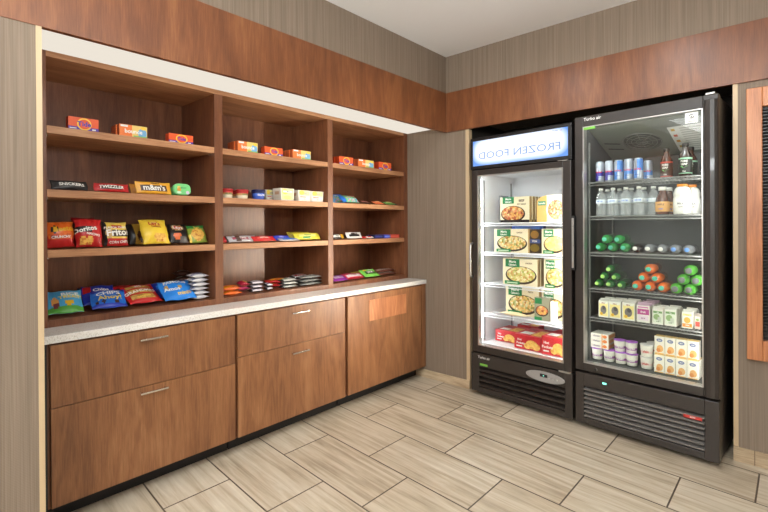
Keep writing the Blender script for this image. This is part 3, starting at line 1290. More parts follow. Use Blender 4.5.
box_row(358.5, 373.5, 160, 167.5, 2, 'B', ['front dryer sheet box between detergent boxes, right bay top shelf', 'rear dryer sheet box between detergent boxes, right bay top shelf'])
box_row(379, 391, 162.5, 169.5, 2, 'T', ['front orange detergent box nearest the right end, top shelf of the right bay', 'rear orange detergent box nearest the right end, top shelf of the right bay'])


# ------------------------------------------------------------------ snack packs
def pack(px0, px1, py, z, dep, h, t, colour, texts, lean, label, name='candy_bar', cat='candy', group=None, ends='h', seed=0, yaw=0, crimp=.07, nx=24, ny=14, lift=0, back=None, full=2.6):
    y0, y1 = SY(px0, py, dep), SY(px1, py, dep)
    y0, y1 = fit_bay(y0, y1)
    wd = y1 - y0
    l = math.radians(lean)
    zb = z + lift + t / 2 * math.sin(l) + .0008
    M = pose('S', (XS - dep, (y0 + y1) / 2, zb), lean, yaw)
    m = bag_mesh(wd, h, t, colour, [(b, u, v, s_, mt, *r) for b, u, v, s_, mt, *r in texts], ends, seed, nx, ny, crimp, back, full)
    return put(m, name, M, label, cat, group)


def stripes(base, *bands):
    """bands: (u0, u1, v0, v1, material) or ('e', cu, cv, ru, rv, material)"""
    def f(u, v):
        r = base
        for b in bands:
            if b[0] == 'e':
                if ((u - b[1]) / b[3]) ** 2 + ((v - b[2]) / b[4]) ** 2 < 1:
                    r = b[5]
            elif b[0] <= u <= b[1] and b[2] <= v <= b[3]:
                r = b[4]
        return r
    return f


RED, DRED, ORG, BLK, SIL = C(192, 36, 38, .3), C(140, 22, 26, .3), C(222, 104, 36, .3), C(30, 26, 26, .35), C(186, 184, 188, .3, .3)
YEL, LYEL, GRN, LGRN, BLU2 = C(226, 176, 36, .3), C(238, 206, 92, .3), C(50, 132, 62, .35), C(122, 200, 84, .35), C(36, 110, 206, .3)
DBLU, NAVY, CYAN, PNK, PPL, BRN, TAN = C(34, 56, 172, .3), C(28, 34, 84, .35), C(74, 164, 214, .3), C(206, 60, 110, .35), C(132, 44, 140, .35), C(70, 42, 30, .35), C(196, 158, 96, .4)
CRISP = speckled('printed_crisps', [(222, 160, 60), (240, 196, 96), (200, 120, 40)], 90)
GSP = 'bags of crisps on the third shelf'

# third shelf, left bay: crisp bags
pack(45.5, 75, 247, SZ3, .09, .138, .07, stripes(ORG, (0, 1, 0, .42, RED), (.1, .9, .3, .5, speckled('flaming_puffs', [(196, 40, 30), (230, 120, 40), (160, 24, 24)], 70)), ('e', .30, .68, .13, .15, BLK), ('e', .31, .68, .08, .10, YEL)),
     [('heetos', .66, .68, .038, YEL, 4), ("CRUNCHY", .5, .36, .018, WHT, 0)], 14, 'orange and red crisp bag at the left end of the third shelf', 'crisp_bag', 'crisps', GSP, 'v', 3, crimp=.05)
pack(72, 96, 246, SZ3, .19, .165, .05, stripes(DRED, (0, 1, .55, .8, BLK)), [('Dor', .4, .72, .035, WHT, 6)], 10, 'dark red crisp bag standing behind the bright red one on the third shelf', 'crisp_bag', 'crisps', GSP, 'v', 4, crimp=.05)
pack(75.5, 103, 246.5, SZ3, .075, .155, .06, stripes(RED, (0, .58, .5, .74, BLK), ('e', .25, .2, .14, .16, CRISP), ('e', .5, .22, .13, .15, CRISP)),
     [('Doritos', .34, .60, .036, WHT, 12), ('NACHO', .62, .42, .018, WHT, -8)], 12, 'bright red crisp bag with black band, second on the third shelf', 'crisp_bag', 'crisps', GSP, 'v', 5, crimp=.05)
pack(103.5, 128.5, 246, SZ3, .07, .138, .06, stripes(LYEL, (0, 1, 0, .26, RED), (.3, 1, .36, .62, BRN), (.35, .8, .7, .85, RED), (0, .12, 0, 1, BLK), ('e', .22, .5, .12, .2, TAN)),
     [('Fritos', .58, .52, .052, WHT, 4), ('FLAVOR TWISTS', .55, .74, .018, WHT, 2), ('CORN CHIPS', .6, .14, .018, WHT, 3)], 16, 'tan and red corn chip bag, third on the third shelf', 'crisp_bag', 'crisps', GSP, 'v', 6, crimp=.05)
pack(128, 146, 245, SZ3, .27, .13, .05, stripes(C(150, 116, 40), ('e', .4, .4, .2, .3, BRN)), [], 22, 'darker yellow crisp bag half hidden at the left of the yellow pile', 'crisp_bag', 'crisps', GSP, 'v', 7, yaw=-12, crimp=.05)
pack(129, 150, 246, SZ3, .17, .135, .045, stripes(C(164, 128, 44), (0, .3, 0, 1, BLK), ('e', .6, .35, .22, .25, BRN)), [], 24, 'olive and black crisp bag lying in front of the yellow pile', 'crisp_bag', 'crisps', GSP, 'v', 8, yaw=4, crimp=.05)
pack(143, 171, 246, SZ3, .055, .16, .06, stripes(C(234, 200, 62, .3), ('e', .62, .22, .24, .17, CRISP), ('e', .5, .76, .2, .08, C(242, 222, 130, .3))),
     [("Lay's", .48, .76, .036, RED, -6), ('CLASSIC', .52, .62, .016, DRED, -6)], 26, 'bright yellow crisp bag leaning back in the middle of the third shelf', 'crisp_bag', 'crisps', GSP, 'v', 9, yaw=5, crimp=.05)
pack(170, 188.5, 244.5, SZ3, .09, .135, .05, stripes(BLK, ('e', .5, .76, .34, .18, TAN), ('e', .5, .76, .24, .12, RED), ('e', .42, .3, .2, .16, ORG), (.55, 1, 0, .25, C(90, 88, 86, .3))),
     [('Lays', .5, .76, .036, WHT, -6)], 30, 'black crisp bag with tan and red oval on the third shelf', 'crisp_bag', 'crisps', GSP, 'v', 10, yaw=-6, crimp=.05)
pack(190.5, 208, 244, SZ3, .08, .13, .045, stripes(C(140, 158, 62, .3), ('e', .5, .42, .36, .34, CRISP), (0, 1, .8, 1, GRN), (0, .14, 0, .4, LYEL)), [('Sun', .5, .84, .026, LYEL, 0)], 33, 'green and yellow crisp bag beside the divider on the third shelf', 'crisp_bag', 'crisps', GSP, 'v', 11, yaw=-3, crimp=.05)

# third shelf, middle bay: small packs
GS3 = 'small sweet packs on the third shelf'
pack(223, 231, 242, SZ3, .05, .05, .022, stripes(BLK, (0, .4, 0, 1, RED)), [], 40, 'small black and red sweet pack against the left divider, third shelf', group=GS3, seed=1)
pack(229, 253, 242.5, SZ3, .04, .052, .026, stripes(SIL, (.15, .85, .3, .7, C(150, 60, 80, .3)), (.3, .5, .1, .9, BRN)), [('TWIX', .6, .5, .022, WHT, 0)], 38, 'silver wrapped sweet pack in front of the lit back panel, third shelf', group=GS3, seed=2)
pack(234, 256, 238, SZ3, .13, .05, .024, stripes(SIL, (.2, .8, .2, .7, PPL)), [], 30, 'silver and purple sweet pack behind the other silver one, third shelf', group=GS3, seed=3)
pack(254, 276, 242, SZ3, .045, .052, .024, stripes(RED, (.2, .8, .35, .65, C(232, 108, 90, .3))), [('SKITTLES', .5, .5, .018, WHT, 0)], 48, 'red sweet pack in the middle of the third shelf, middle bay', group=GS3, seed=4)
pack(273, 291, 241, SZ3, .07, .055, .024, stripes(DBLU, (.15, .85, .3, .7, C(70, 84, 200, .3))), [('crispy', .5, .5, .018, WHT, 0)], 50, 'dark blue sweet pack between the red and the yellow packs, third shelf', group=GS3, seed=5)
pack(280, 300, 242, SZ3, .03, .04, .014, stripes(SIL, (.2, .8, .3, .7, BLU2)), [], 62, 'thin silver and blue bar lying before the yellow packs, third shelf', group=GS3, seed=6)
pack(290, 312, 240, SZ3, .12, .075, .03, stripes(C(150, 136, 40, .3), (.2, .8, .3, .7, YEL)), [], 36, 'rear mustard yellow sweet pack near the right divider, third shelf', group=GS3, seed=7)
pack(296, 321, 241, SZ3, .05, .07, .03, stripes(C(206, 196, 60, .3), (.15, .85, .3, .72, C(226, 222, 130, .3)), (.3, .6, .1, .3, GRN)), [('PEANUT', .5, .52, .018, GRN, 0)], 44, 'front yellow green sweet pack near the right divider, third shelf', group=GS3, seed=8)

# third shelf, right bay
pack(333.5, 342, 239.5, SZ3, .04, .05, .024, stripes(BLK, (.1, .9, .3, .7, WHT)), [('OREO', .5, .5, .016, BLK, 0)], 34, 'black and white cookie pack against the divider, third shelf of the right bay', 'cookie_pack', 'cookies', GS3, seed=9)
pack(339, 347, 239.5, SZ3, .09, .045, .024, stripes(YEL, (.6, 1, 0, 1, BLK)), [], 34, 'yellow and black sweet pack behind the cookie pack, third shelf of the right bay', group=GS3, seed=10)
pack(347.5, 362.5, 239, SZ3, .045, .062, .03, stripes(C(208, 206, 204, .3), (.15, .85, .25, .55, BLK), (.3, .5, .5, .8, BLK)), [('COOKIES', .5, .66, .016, BLK, 0)], 32, 'white and black cookie pack, third shelf of the right bay', 'cookie_pack', 'cookies', GS3, seed=11)
pack(361, 368, 238.8, SZ3, .05, .03, .014, stripes(RED), [], 60, 'thin red bar beside the white cookie pack, third shelf of the right bay', group=GS3, seed=12)
pack(366, 374, 238.8, SZ3, .05, .03, .014, stripes(C(206, 200, 196, .3), (.3, .7, .2, .8, RED)), [], 60, 'thin pale bar before the dark blue box, third shelf of the right bay', group=GS3, seed=13)


def small_box(px0, px1, py, z, dep, h, d, body, prints, label, name='sweet_box', cat='candy', group=None, lift=0, yaw=0):
    y0, y1 = SY(px0, py, dep), SY(px1, py, dep)
    y0, y1 = fit_bay(y0, y1)
    m = carton_mesh(y1 - y0, h, d, body, prints)
    return put(m, name, pose('S', (XS - dep, (y0 + y1) / 2, z + lift + .0006), 0, yaw), label, cat, group)


small_box(374.5, 383.5, 238, SZ3, .05, .032, .10, NAVY, [('r', (.1, .9, .3, .7), C(60, 66, 140))], 'dark navy gum box lying flat, third shelf of the right bay', 'gum_box', 'gum', 'gum boxes on the third shelf')
small_box(384.2, 391, 238, SZ3, .05, .032, .10, C(66, 78, 190), [('r', (.1, .9, .3, .7), C(120, 136, 226))], 'bright blue gum box between navy and red boxes, third shelf of the right bay', 'gum_box', 'gum', 'gum boxes on the third shelf')
small_box(393, 403, 237.5, SZ3, .05, .032, .10, C(196, 66, 50), [('r', (.1, .9, .3, .7), C(222, 104, 84))], 'red gum box nearest the right end, third shelf of the right bay', 'gum_box', 'gum', 'gum boxes on the third shelf')

# second shelf, left bay
GS2 = 'share size candy packs on the second shelf'
pack(51, 88, 191, SZ2, .06, .055, .026, stripes(BLK, (.2, .85, .25, .75, C(60, 54, 50, .3))), [('SNICKERS', .55, .5, .026, WHT, 0)], 28, 'long black candy pack at the left of the second shelf', group=GS2, seed=20)
pack(94.5, 129, 192, SZ2, .05, .052, .026, stripes(RED, (.2, .8, .2, .72, BRN)), [('TWIZZLER', .5, .48, .026, WHT, 0)], 26, 'red candy pack with brown stripe, second on the second shelf', group=GS2, seed=21)
pack(131, 150, 191, SZ2, .15, .07, .026, stripes(C(196, 130, 40, .3)), [], 25, 'amber candy pack hidden behind the yellow one on the second shelf', group=GS2, seed=22)
pack(136, 171, 193, SZ2, .045, .074, .03, stripes(C(232, 168, 48, .3), (.14, .86, .22, .72, BRN)), [("m&m's", .5, .47, .046, WHT, 0), ('PEANUT', .55, .84, .013, BRN, 0)], 12, 'yellow candy pack with brown and white lettering on the second shelf', group=GS2, seed=23)


def rounded_pouch(px0, px1, py, z, dep, h, t, body, prints, label):
    y0, y1 = SY(px0, py, dep), SY(px1, py, dep)
    y0, y1 = fit_bay(y0, y1)
    wd = y1 - y0
    m = MB()
    n = 28
    lv = [(-.5, .92), (-.4, 1), (.4, 1), (.5, .92)]

    def pt(k, s_, zz):
        q = 2 * math.pi * k / n
        c, s2 = math.cos(q), math.sin(q)
        e = .62
        X = wd / 2 * math.copysign(abs(c) ** e, c) * s_
        Y = h / 2 * math.copysign(abs(s2) ** e, s2) * s_ + h / 2
        return (X, Y, zz * t)
    vs = [pt(k, s_, zz) for zz, s_ in lv for k in range(n)]
    fs = [(j * n + k, j * n + (k + 1) % n, (j + 1) * n + (k + 1) % n, (j + 1) * n + k) for j in range(3) for k in range(n)]
    fs += [tuple(range(n))[::-1], tuple(range(3 * n, 4 * n))]
    m.add(vs, fs, body)
    zz = t / 2 + .0004
    for cx, cy, ra, rb, mt in prints:
        m.quad([((cx - .5) * wd + ra * wd * math.cos(k * math.pi / 10), cy * h + rb * h * math.sin(k * math.pi / 10), zz) for k in range(20)], mt)
        zz += .0003
    m.text('ICE BREAKERS', h * .14, lambda X, Y: ((.0) * wd + X, h * .6 + Y, zz), C(40, 120, 60), bold=.02, stretch=.75)
    return put(m, 'mint_tin', pose('S', (XS - dep, (y0 + y1) / 2, z + .0045), 12), label, 'mints')


rounded_pouch(173.5, 190.5, 194, SZ2, .04, .072, .026, C(118, 206, 128), [(.3, .45, .12, .14, C(222, 150, 60)), (.3, .66, .1, .1, C(236, 200, 90)), (.28, .2, .14, .1, C(206, 226, 200)), (.78, .2, .1, .16, C(214, 190, 214))], 'round cornered green mint tin near the divider on the second shelf')
small_box(168, 176, 192, SZ2, .12, .055, .03, C(84, 176, 100), [], 'darker green mint box behind the round green tin, second shelf', 'mint_box', 'mints')


# second shelf, middle bay: cups
def cup(name, r, h, px, dep, z, prof, label, cat, group, text=None, frame='S', py=200, spin=0, lid=None):
    y = SY(px, py, dep)
    t = thing(name, label, cat, upright(frame, (XS - dep, y, z + .0006), spin), group)
    MB().lathe([(p[0] * r, p[1] * h, p[2]) for p in prof], 26).build('tub', t)
    if lid:
        MB().lathe([(r * .98, h, lid), (r * 1.06, h + .001, lid), (r * 1.06, h + .010, lid), (r * .96, h + .013, lid), (0, h + .0125, lid)], 26).build('lid', t)
    if text:
        m = MB()
        rr = r * 1.005
        m.text(text[0], text[1], lambda X, Y: (rr * math.sin(X / rr), -rr * math.cos(X / rr) * 1.0, h * .55 + Y), text[2], bold=.03)
        m.build('lettering', t)
    return t


GC = 'microwave food cups on the second shelf'
WRED, CREA = C(178, 40, 40), C(226, 214, 190)
rp = [(.84, 0, CREA), (.86, .03, CREA), (.93, .45, CREA), (.97, .7, C(196, 150, 90)), (1, .98, WRED), (.9, 1, WRED)]
t = cup('soup_cup', .042, .05, 226.5, .06, SZ2, rp, 'red lidded food cup against the left divider, second shelf', 'food cup', GC, ('RAVIOLI', .015, C(60, 110, 60)), py=199, lid=C(172, 34, 36))
copy_tree(t, upright('S', (XS - .06, SY(242, 199, .06), SZ2 + .0006), .2), 'red lidded food cup beside the blue cup, second shelf', GC)
copy_tree(t, upright('S', (XS - .17, SY(238, 199, .17), SZ2 + .0006), .3), 'red lidded food cup behind the other two, second shelf', GC)
bp = [(.84, 0, DBLU), (.86, .03, DBLU), (.93, .45, C(50, 84, 180)), (.97, .75, C(70, 110, 206)), (1, .98, NAVY), (.9, 1, NAVY)]
t = cup('soup_cup', .045, .056, 258.5, .06, SZ2, bp, 'blue food cup in front between red cups and white cartons, second shelf', 'food cup', GC, ('Easy Mac', .017, WHT), py=199, lid=NAVY)
copy_tree(t, upright('S', (XS - .16, SY(258, 199, .16), SZ2 + .0006), .4), 'blue food cup standing behind the other blue cup, second shelf', GC)
NOOD = [('r', (.1, .9, .55, .96), C(222, 214, 150)), ('e', (.28, .78, .2, .2), C(240, 210, 70)), ('r', (.12, .88, .1, .42), C(232, 226, 214)), ('r', (.15, .6, .36, .44), C(214, 110, 90)), ('t', ('RICE', .58, .72, .15), C(90, 110, 140)), ('t', ('cup', .5, .24, .13), C(180, 150, 60))]
NOODY = [('r', (.08, .92, .1, .96), C(244, 230, 150)), ('e', (.32, .72, .22, .2), C(240, 206, 60)), ('r', (.16, .84, .66, .82), C(222, 224, 220)), ('t', ('MAC', .56, .76, .16), C(90, 110, 140)), ('e', (.5, .28, .3, .14), C(236, 214, 120))]
GN = 'white noodle cartons on the second shelf'


def noodle(px0, px1, py, dep, h, prints, label, yaw=0):
    y0, y1 = SY(px0, py, dep), SY(px1, py, dep)
    y0, y1 = fit_bay(y0, y1)
    m = carton_mesh(y1 - y0, h, .095, C(216, 210, 198), prints + [('left', (.1, .9, .2, .85), C(206, 196, 180)), ('left', (.2, .7, .5, .75), C(180, 140, 110))], taper=.006)
    return put(m, 'noodle_carton', pose('S', (XS - dep, (y0 + y1) / 2, SZ2 + .0006), 0, yaw), label, 'noodle carton', GN)


noodle(280.5, 294.5, 200, .04, .092, NOODY, 'yellow fronted noodle carton, left of the white ones, second shelf', 3)
noodle(281, 293, 199, .15, .088, NOODY, 'yellow fronted noodle carton hidden behind the first, second shelf', 0)
noodle(266, 275, 199, .16, .085, NOOD, 'white noodle carton behind the blue cup, second shelf')
noodle(298, 311, 200.5, .04, .086, NOOD, 'white noodle carton in the middle of the front row, second shelf', 2)
noodle(298, 310, 199.5, .15, .086, NOOD, 'white noodle carton hidden behind the middle one, second shelf')
noodle(314.5, 327, 201, .04, .084, NOOD, 'white noodle carton next to the right divider, second shelf', 1)

# second shelf, right bay
GR2 = 'fruit snack and sweet packs on the second shelf of the right bay'
FRUIT = speckled('fruit_print', [(70, 150, 210), (100, 190, 120), (220, 150, 160), (160, 200, 230)], 60)
pack(333.5, 345, 201.5, SZ2, .16, .105, .03, stripes(C(96, 170, 220, .3), (.2, .9, .1, .6, FRUIT), (0, 1, .85, 1, BLU2)), [('fruit', .5, .7, .03, WHT, 0)], 42, 'blue fruit snack pouch leaning against the divider, second shelf of the right bay', 'fruit_snack_pouch', 'fruit snacks', GR2, 'v', 30, yaw=-8)
pack(342, 361, 202, SZ2, .045, .09, .03, stripes(C(110, 190, 130, .3), (.3, 1, .1, .6, FRUIT), (0, .2, 0, 1, BLU2), (.6, 1, .85, 1, C(222, 130, 130, .3))), [('snacks', .55, .68, .028, WHT, 0)], 48, 'green and blue fruit snack pouch, second shelf of the right bay', 'fruit_snack_pouch', 'fruit snacks', GR2, 'v', 31, yaw=6)
pack(359.5, 371.5, 203, SZ2, .05, .05, .02, stripes(BRN, (.3, .9, .3, .7, C(190, 120, 110, .3))), [], 70, 'flat brown chocolate bar, second shelf of the right bay', group=GR2, seed=32)
pack(375, 384.5, 203, SZ2, .05, .055, .022, stripes(C(222, 110, 66, .3), (.2, .8, .3, .7, C(236, 160, 110, .3))), [], 66, 'orange chocolate bar lying flat, second shelf of the right bay', group=GR2, seed=33)
pack(386, 395.5, 203, SZ2, .05, .055, .022, stripes(C(96, 150, 76, .3), (.2, .8, .3, .7, C(190, 200, 120, .3))), [], 66, 'green chocolate bar nearest the right end, second shelf of the right bay', group=GR2, seed=34)
pack(398, 403, 203, SZ2, .06, .04, .016, stripes(BLK, (.2, .8, .3, .7, GRN)), [], 72, 'dark bar at the far right end, second shelf of the right bay', group=GR2, seed=35)

# ------------------------------------------------------------------ goods on the bottom boards, left bay
GB = 'snack packs on the bottom board of the shelf unit'
TREAT = speckled('treat_print', [(64, 160, 214), (90, 180, 90), (200, 190, 150), (70, 150, 210)], 34)
pack(44.5, 80, 320, SZ0, .05, .20, .04, stripes(CYAN, (0, 1, 0, .24, C(82, 156, 62, .3)), ('e', .22, .42, .1, .2, C(226, 160, 80)), ('e', .24, .26, .09, .12, C(120, 50, 60)), ('e', .62, .34, .14, .1, YEL), (.45, .95, .56, .8, C(150, 196, 206, .3))),
     [('RICE', .66, .74, .04, WHT, 8), ('TREATS', .7, .60, .034, LYEL, 8)], 60, 'light blue and green treat pack at the left end of the bottom board', 'treat_pack', 'snack', GB, 'h', 40, yaw=-10)
pack(78, 104, 311, SZ0, .24, .17, .04, stripes(NAVY, (.1, .9, .5, .8, DRED)), [('Chips', .5, .64, .03, WHT, 8)], 58, 'navy and red cookie pack, rearmost of the three blue packs', 'cookie_pack', 'cookies', GB, 'h', 41, yaw=-14)
pack(84, 116, 315, SZ0, .15, .18, .04, stripes(DBLU, (.04, .3, .55, .9, RED), ('e', .6, .4, .3, .2, BLU2)), [('Chips', .6, .66, .036, WHT, 8)], 60, 'dark blue cookie pack with red corner, between two other blue packs', 'cookie_pack', 'cookies', GB, 'h', 42, yaw=-10, lift=.012)
pack(93, 127, 318, SZ0, .04, .17, .045, stripes(BLU2, (0, 1, 0, .14, DBLU), (0, 1, .88, 1, DBLU), ('e', .35, .25, .06, .08, BRN), ('e', .72, .22, .07, .08, BRN), ('e', .82, .62, .07, .08, BRN), ('e', .16, .2, .05, .07, BRN)),
     [('CHIPS', .5, .70, .045, WHT, 6), ('Ahoy!', .55, .44, .05, LYEL, 6)], 62, 'bright blue cookie pack with brown cookies, front of the three blue ones', 'cookie_pack', 'cookies', GB, 'h', 43, yaw=-10)
NUT = speckled('nut_bar_print', [(196, 160, 80), (170, 120, 60), (214, 180, 96)], 50)
pack(118, 142, 305, SZ0, .22, .16, .04, stripes(RED, (.2, .8, .3, .7, BRN)), [], 58, 'red cookie pack behind the red and gold one on the bottom board', 'cookie_pack', 'cookies', GB, 'h', 44, yaw=8)
pack(130, 163, 310, SZ0, .07, .19, .045, stripes(RED, (.12, .88, .14, .36, NUT), (.12, .88, .42, .64, NUT), (.12, .88, .7, .88, NUT)), [('GRANDMAS', .5, .53, .034, WHT, 8), ('cookies', .5, .25, .026, LYEL, 8), ('BIG', .5, .79, .026, WHT, 8)], 62, 'red and gold cookie pack in the middle of the bottom board, left bay', 'cookie_pack', 'cookies', GB, 'h', 45, yaw=3)
pack(156, 176, 301, SZ0, .20, .15, .04, stripes(DBLU, (.2, .8, .4, .7, BLU2)), [('mini', .5, .56, .03, WHT, 0)], 55, 'blue cookie pack peeking out behind the brighter one near the white stack', 'cookie_pack', 'cookies', GB, 'h', 46)
pack(184, 199, 296, SZ0, .14, .15, .04, stripes(NAVY, (.2, .8, .4, .7, DBLU)), [], 52, 'navy cookie pack between the bright blue pack and the white stack', 'cookie_pack', 'cookies', GB, 'h', 47)
pack(165.5, 197, 305.5, SZ0, .035, .17, .045, stripes(C(40, 132, 224, .3), ('e', .2, .6, .07, .1, TAN), ('e', .6, .56, .08, .09, TAN), ('e', .84, .3, .06, .08, TAN)), [('FAMOUS', .5, .84, .036, WHT, 0), ('Amos', .34, .48, .040, WHT, 0), ('mini', .6, .24, .04, LYEL, 0)], 52, 'bright sky blue cookie pack beside the white stack on the bottom board', 'cookie_pack', 'cookies', GB, 'h', 48)
for k in range(4):
    pack(180 + k * .6, 199, 292, SZ0, .27, .08, .038, stripes(BRN, (.2, .8, .3, .7, C(110, 80, 60, .3))), [('BROWNIE', .5, .5, .018, WHT, 0)], 88,
         'brown wrapped cake bar %s of the stack behind the blue packs' % ('at the bottom', 'second from the bottom', 'third from the bottom', 'on the top')[k], 'cake_bar', 'cake', 'stack of brown cake bars', 'h', 50 + k, lift=.007 + .042 * k, yaw=(0, 6, -5, 4)[k], full=5)
for k in range(6):
    pack(198.5 + (k % 2) * .8, 215.5 + (k % 2) * .5, 301, SZ0, .055 + .006 * (k % 3), .09, .0255, stripes(C(216, 214, 216, .3), (.1, .9, .2, .42, C(120, 124, 168, .3)), (.2, .7, .55, .8, C(176, 178, 200, .3))), [('POP', .5, .5, .03, C(70, 80, 140), 0)], 86,
         'silvery white wrapped pastry, %s of the white stack by the divider' % ('lowest', 'second from the bottom', 'third from the bottom', 'third from the top', 'second from the top', 'topmost')[k], 'pastry_pack', 'pastry', 'white stack of wrapped pastries', 'h', 60 + k, lift=.0272 * k, yaw=(2, -4, 3, -2, 5, -3)[k], full=5)

# middle bay, bottom board
GM = 'chocolate bars on the bottom board of the middle bay'


def bar(px0, px1, py, dep, h, t, colour, texts, label, lift=0, lean=86, yaw=0, seed=0, group=GM):
    return pack(px0, px1, py, SZ0, dep, h, t * .98, colour, texts, lean, label, 'chocolate_bar', 'candy', group, 'h', seed, yaw, lift=lift, full=7)


bar(223, 232, 294, .22, .06, .03, stripes(C(176, 40, 60, .3)), [], 'red wrapped bar at the back against the left divider, bottom board of the middle bay', seed=70)
RS = stripes(ORG, (.12, .6, .3, .7, YEL), (.6, .95, .2, .5, C(120, 60, 30, .3)))
bar(223, 242.5, 299, .05, .06, .026, RS, [('REESES', .4, .5, .024, ORG, 0)], 'lower orange peanut cup pack by the left divider, middle bay', 0, 80, 0, 71)
bar(223.5, 241.5, 299, .06, .06, .026, RS, [('REESES', .4, .5, .024, ORG, 0)], 'upper orange peanut cup pack by the left divider, middle bay', .030, 76, 4, 72)
bar(239, 250.5, 292, .20, .055, .028, stripes(PNK, (.4, .8, .2, .8, YEL)), [], 'lower pink and yellow bar behind the striped stack, middle bay', 0, 80, 0, 73)
bar(240, 251, 292, .205, .055, .028, stripes(C(176, 30, 60, .3), (.5, .9, .2, .8, YEL)), [], 'upper pink and yellow bar behind the striped stack, middle bay', .031, 76, 4, 74)
HS = stripes(C(196, 190, 196, .3), (0, .22, 0, 1, BLK), (.3, .9, .25, .7, C(90, 60, 90, .3)), (.9, 1, 0, 1, BLK))
for k in range(3):
    bar(250, 264.5, 296, .045 + .004 * k, .045, .024, HS, [('HERSHEY', .58, .5, .017, WHT, 0)], 'silver chocolate bar, %s of the taller stack in the middle bay' % ('lowest', 'middle one', 'topmost')[k], .0265 * k, 80, (0, 3, -3)[k], 75 + k)
for k in range(2):
    bar(266, 274, 293, .06, .045, .024, HS, [], 'short silver bar, %s, beside the taller silver stack' % ('the lower of two', 'the upper of two')[k], .0265 * k, 80, 5, 80 + k)
KS = stripes(RED, (.2, .85, .3, .7, YEL))
for k in range(2):
    bar(268, 291.5, 290, .18, .06, .026, KS, [('KitKat', .5, .5, .022, RED, 0)], 'red and yellow wafer bar, %s, at the back of middle bay' % ('the lower of two', 'the upper of two')[k], .029 * k, 78, (0, -3)[k], 82 + k)
DS = stripes(C(176, 176, 170, .3), (0, .2, 0, 1, BLK), (.3, .5, .2, .8, C(70, 90, 60, .3)), (.6, .95, .2, .45, C(60, 54, 52, .3)))
for k in range(3):
    bar(280.5, 298, 292, .05 + .004 * k, .05, .021, DS, [('COOKIES', .58, .62, .014, WHT, 0)], 'grey and black bar, %s of three stacked left of the long grey bars' % ('lowest', 'middle one', 'topmost')[k], .0235 * k, 80, (2, -2, 3)[k], 85 + k)
GS_ = stripes(C(128, 130, 126, .3), (.2, .85, .25, .7, C(84, 84, 82, .3)), (0, .08, 0, 1, BLK))
for k in range(3):
    bar(302 + k * .5, 325, 287.5, .06 + .004 * k, .06, .02, GS_, [('MUSKETEERS', .52, .5, .017, WHT, 0)], 'long grey wrapped bar, %s of the stack beside the right divider' % ('lowest', 'middle one', 'topmost')[k], .026 * k, 83, (0, 3, -2)[k], 90 + k)
bar(294, 313, 284, .21, .06, .028, stripes(BLK, (.25, .9, .25, .75, C(196, 150, 160, .3))), [('BABY', .58, .5, .022, WHT, 0)], 'lower black and pink bar behind the grey stack, middle bay', 0, 80, 0, 94)
bar(295, 313.5, 284, .215, .06, .028, stripes(SIL, (.25, .8, .25, .75, DRED), (0, .15, 0, 1, BLK)), [('RUTH', .55, .5, .022, WHT, 0)], 'upper silver and red bar behind the grey stack, middle bay', .037, 76, 5, 95)

# right bay, bottom board
GRB = 'sweet packs on the bottom board of the right bay'
pack(334, 348.5, 285, SZ0, .045, .085, .022, stripes(PPL, (.2, .85, .35, .7, C(214, 200, 216, .3))), [('Wonka', .5, .52, .024, PPL, 0)], 66, 'purple sweet pack against the divider, bottom board of the right bay', group=GRB, seed=100)
pack(345, 356, 281, SZ0, .19, .07, .02, stripes(C(188, 60, 90, .3)), [], 66, 'dark pink sweet pack behind the white and pink one, right bay', group=GRB, seed=101)
pack(348.5, 365, 282.5, SZ0, .055, .085, .022, stripes(C(206, 70, 96, .3), (.1, .9, .3, .75, C(222, 210, 210, .3)), (0, 1, 0, .14, DRED)), [('TWIST', .5, .55, .024, DRED, 4)], 64, 'white and pink sweet pack, bottom board of the right bay', group=GRB, seed=102)
pack(355, 368, 278.5, SZ0, .20, .075, .02, stripes(C(176, 150, 60, .3)), [], 64, 'olive yellow sweet pack behind the green one, right bay', group=GRB, seed=103)
pack(365.5, 380, 280, SZ0, .06, .11, .024, stripes(LGRN, (.2, .85, .3, .66, C(40, 60, 40, .3)), ('e', .3, .8, .1, .1, YEL)), [('SOUR', .52, .48, .03, WHT, 6), ('apple', .6, .8, .018, WHT, 6)], 58, 'bright green sweet pack, bottom board of the right bay', group=GRB, seed=104)
for k in range(2):
    pack(381 + k, 402, 276.5, SZ0, .09 + .01 * k, .075, .022, stripes(C(118, 70, 56, .3), (.15, .9, .3, .66, C(176, 160, 150, .3))), [('CARAMEL', .5, .48, .02, BRN, 0)], 80, 'brown and silver bar, %s, at the right end of the bottom board' % ('the lower of two', 'the upper of two')[k], group=GRB, seed=105 + k, lift=.030 * k, yaw=(0, 4)[k])

# ------------------------------------------------------------------ frozen food
CRM = C(236, 224, 190)
GRE = C(28, 122, 70)
PLATE = speckled('pasta_dish_print', [(238, 214, 150), (226, 190, 110), (206, 150, 80), (240, 228, 190), (130, 150, 60), (170, 110, 50)], 70)
PLATE2 = speckled('creamy_dish_print', [(240, 228, 190), (232, 216, 160), (214, 196, 120), (190, 200, 110), (206, 140, 80), (150, 160, 70)], 70)
BEEF = speckled('beef_dish_print', [(196, 120, 60), (226, 176, 90), (150, 74, 40), (232, 206, 140), (206, 90, 60), (110, 54, 30)], 60)
PIZZA = speckled('meat_dish_print', [(196, 92, 50), (236, 200, 140), (170, 60, 40), (244, 226, 190), (110, 120, 50)], 80)
SNACKP = speckled('fried_snack_print', [(230, 176, 80), (240, 200, 110), (206, 140, 60)], 60)


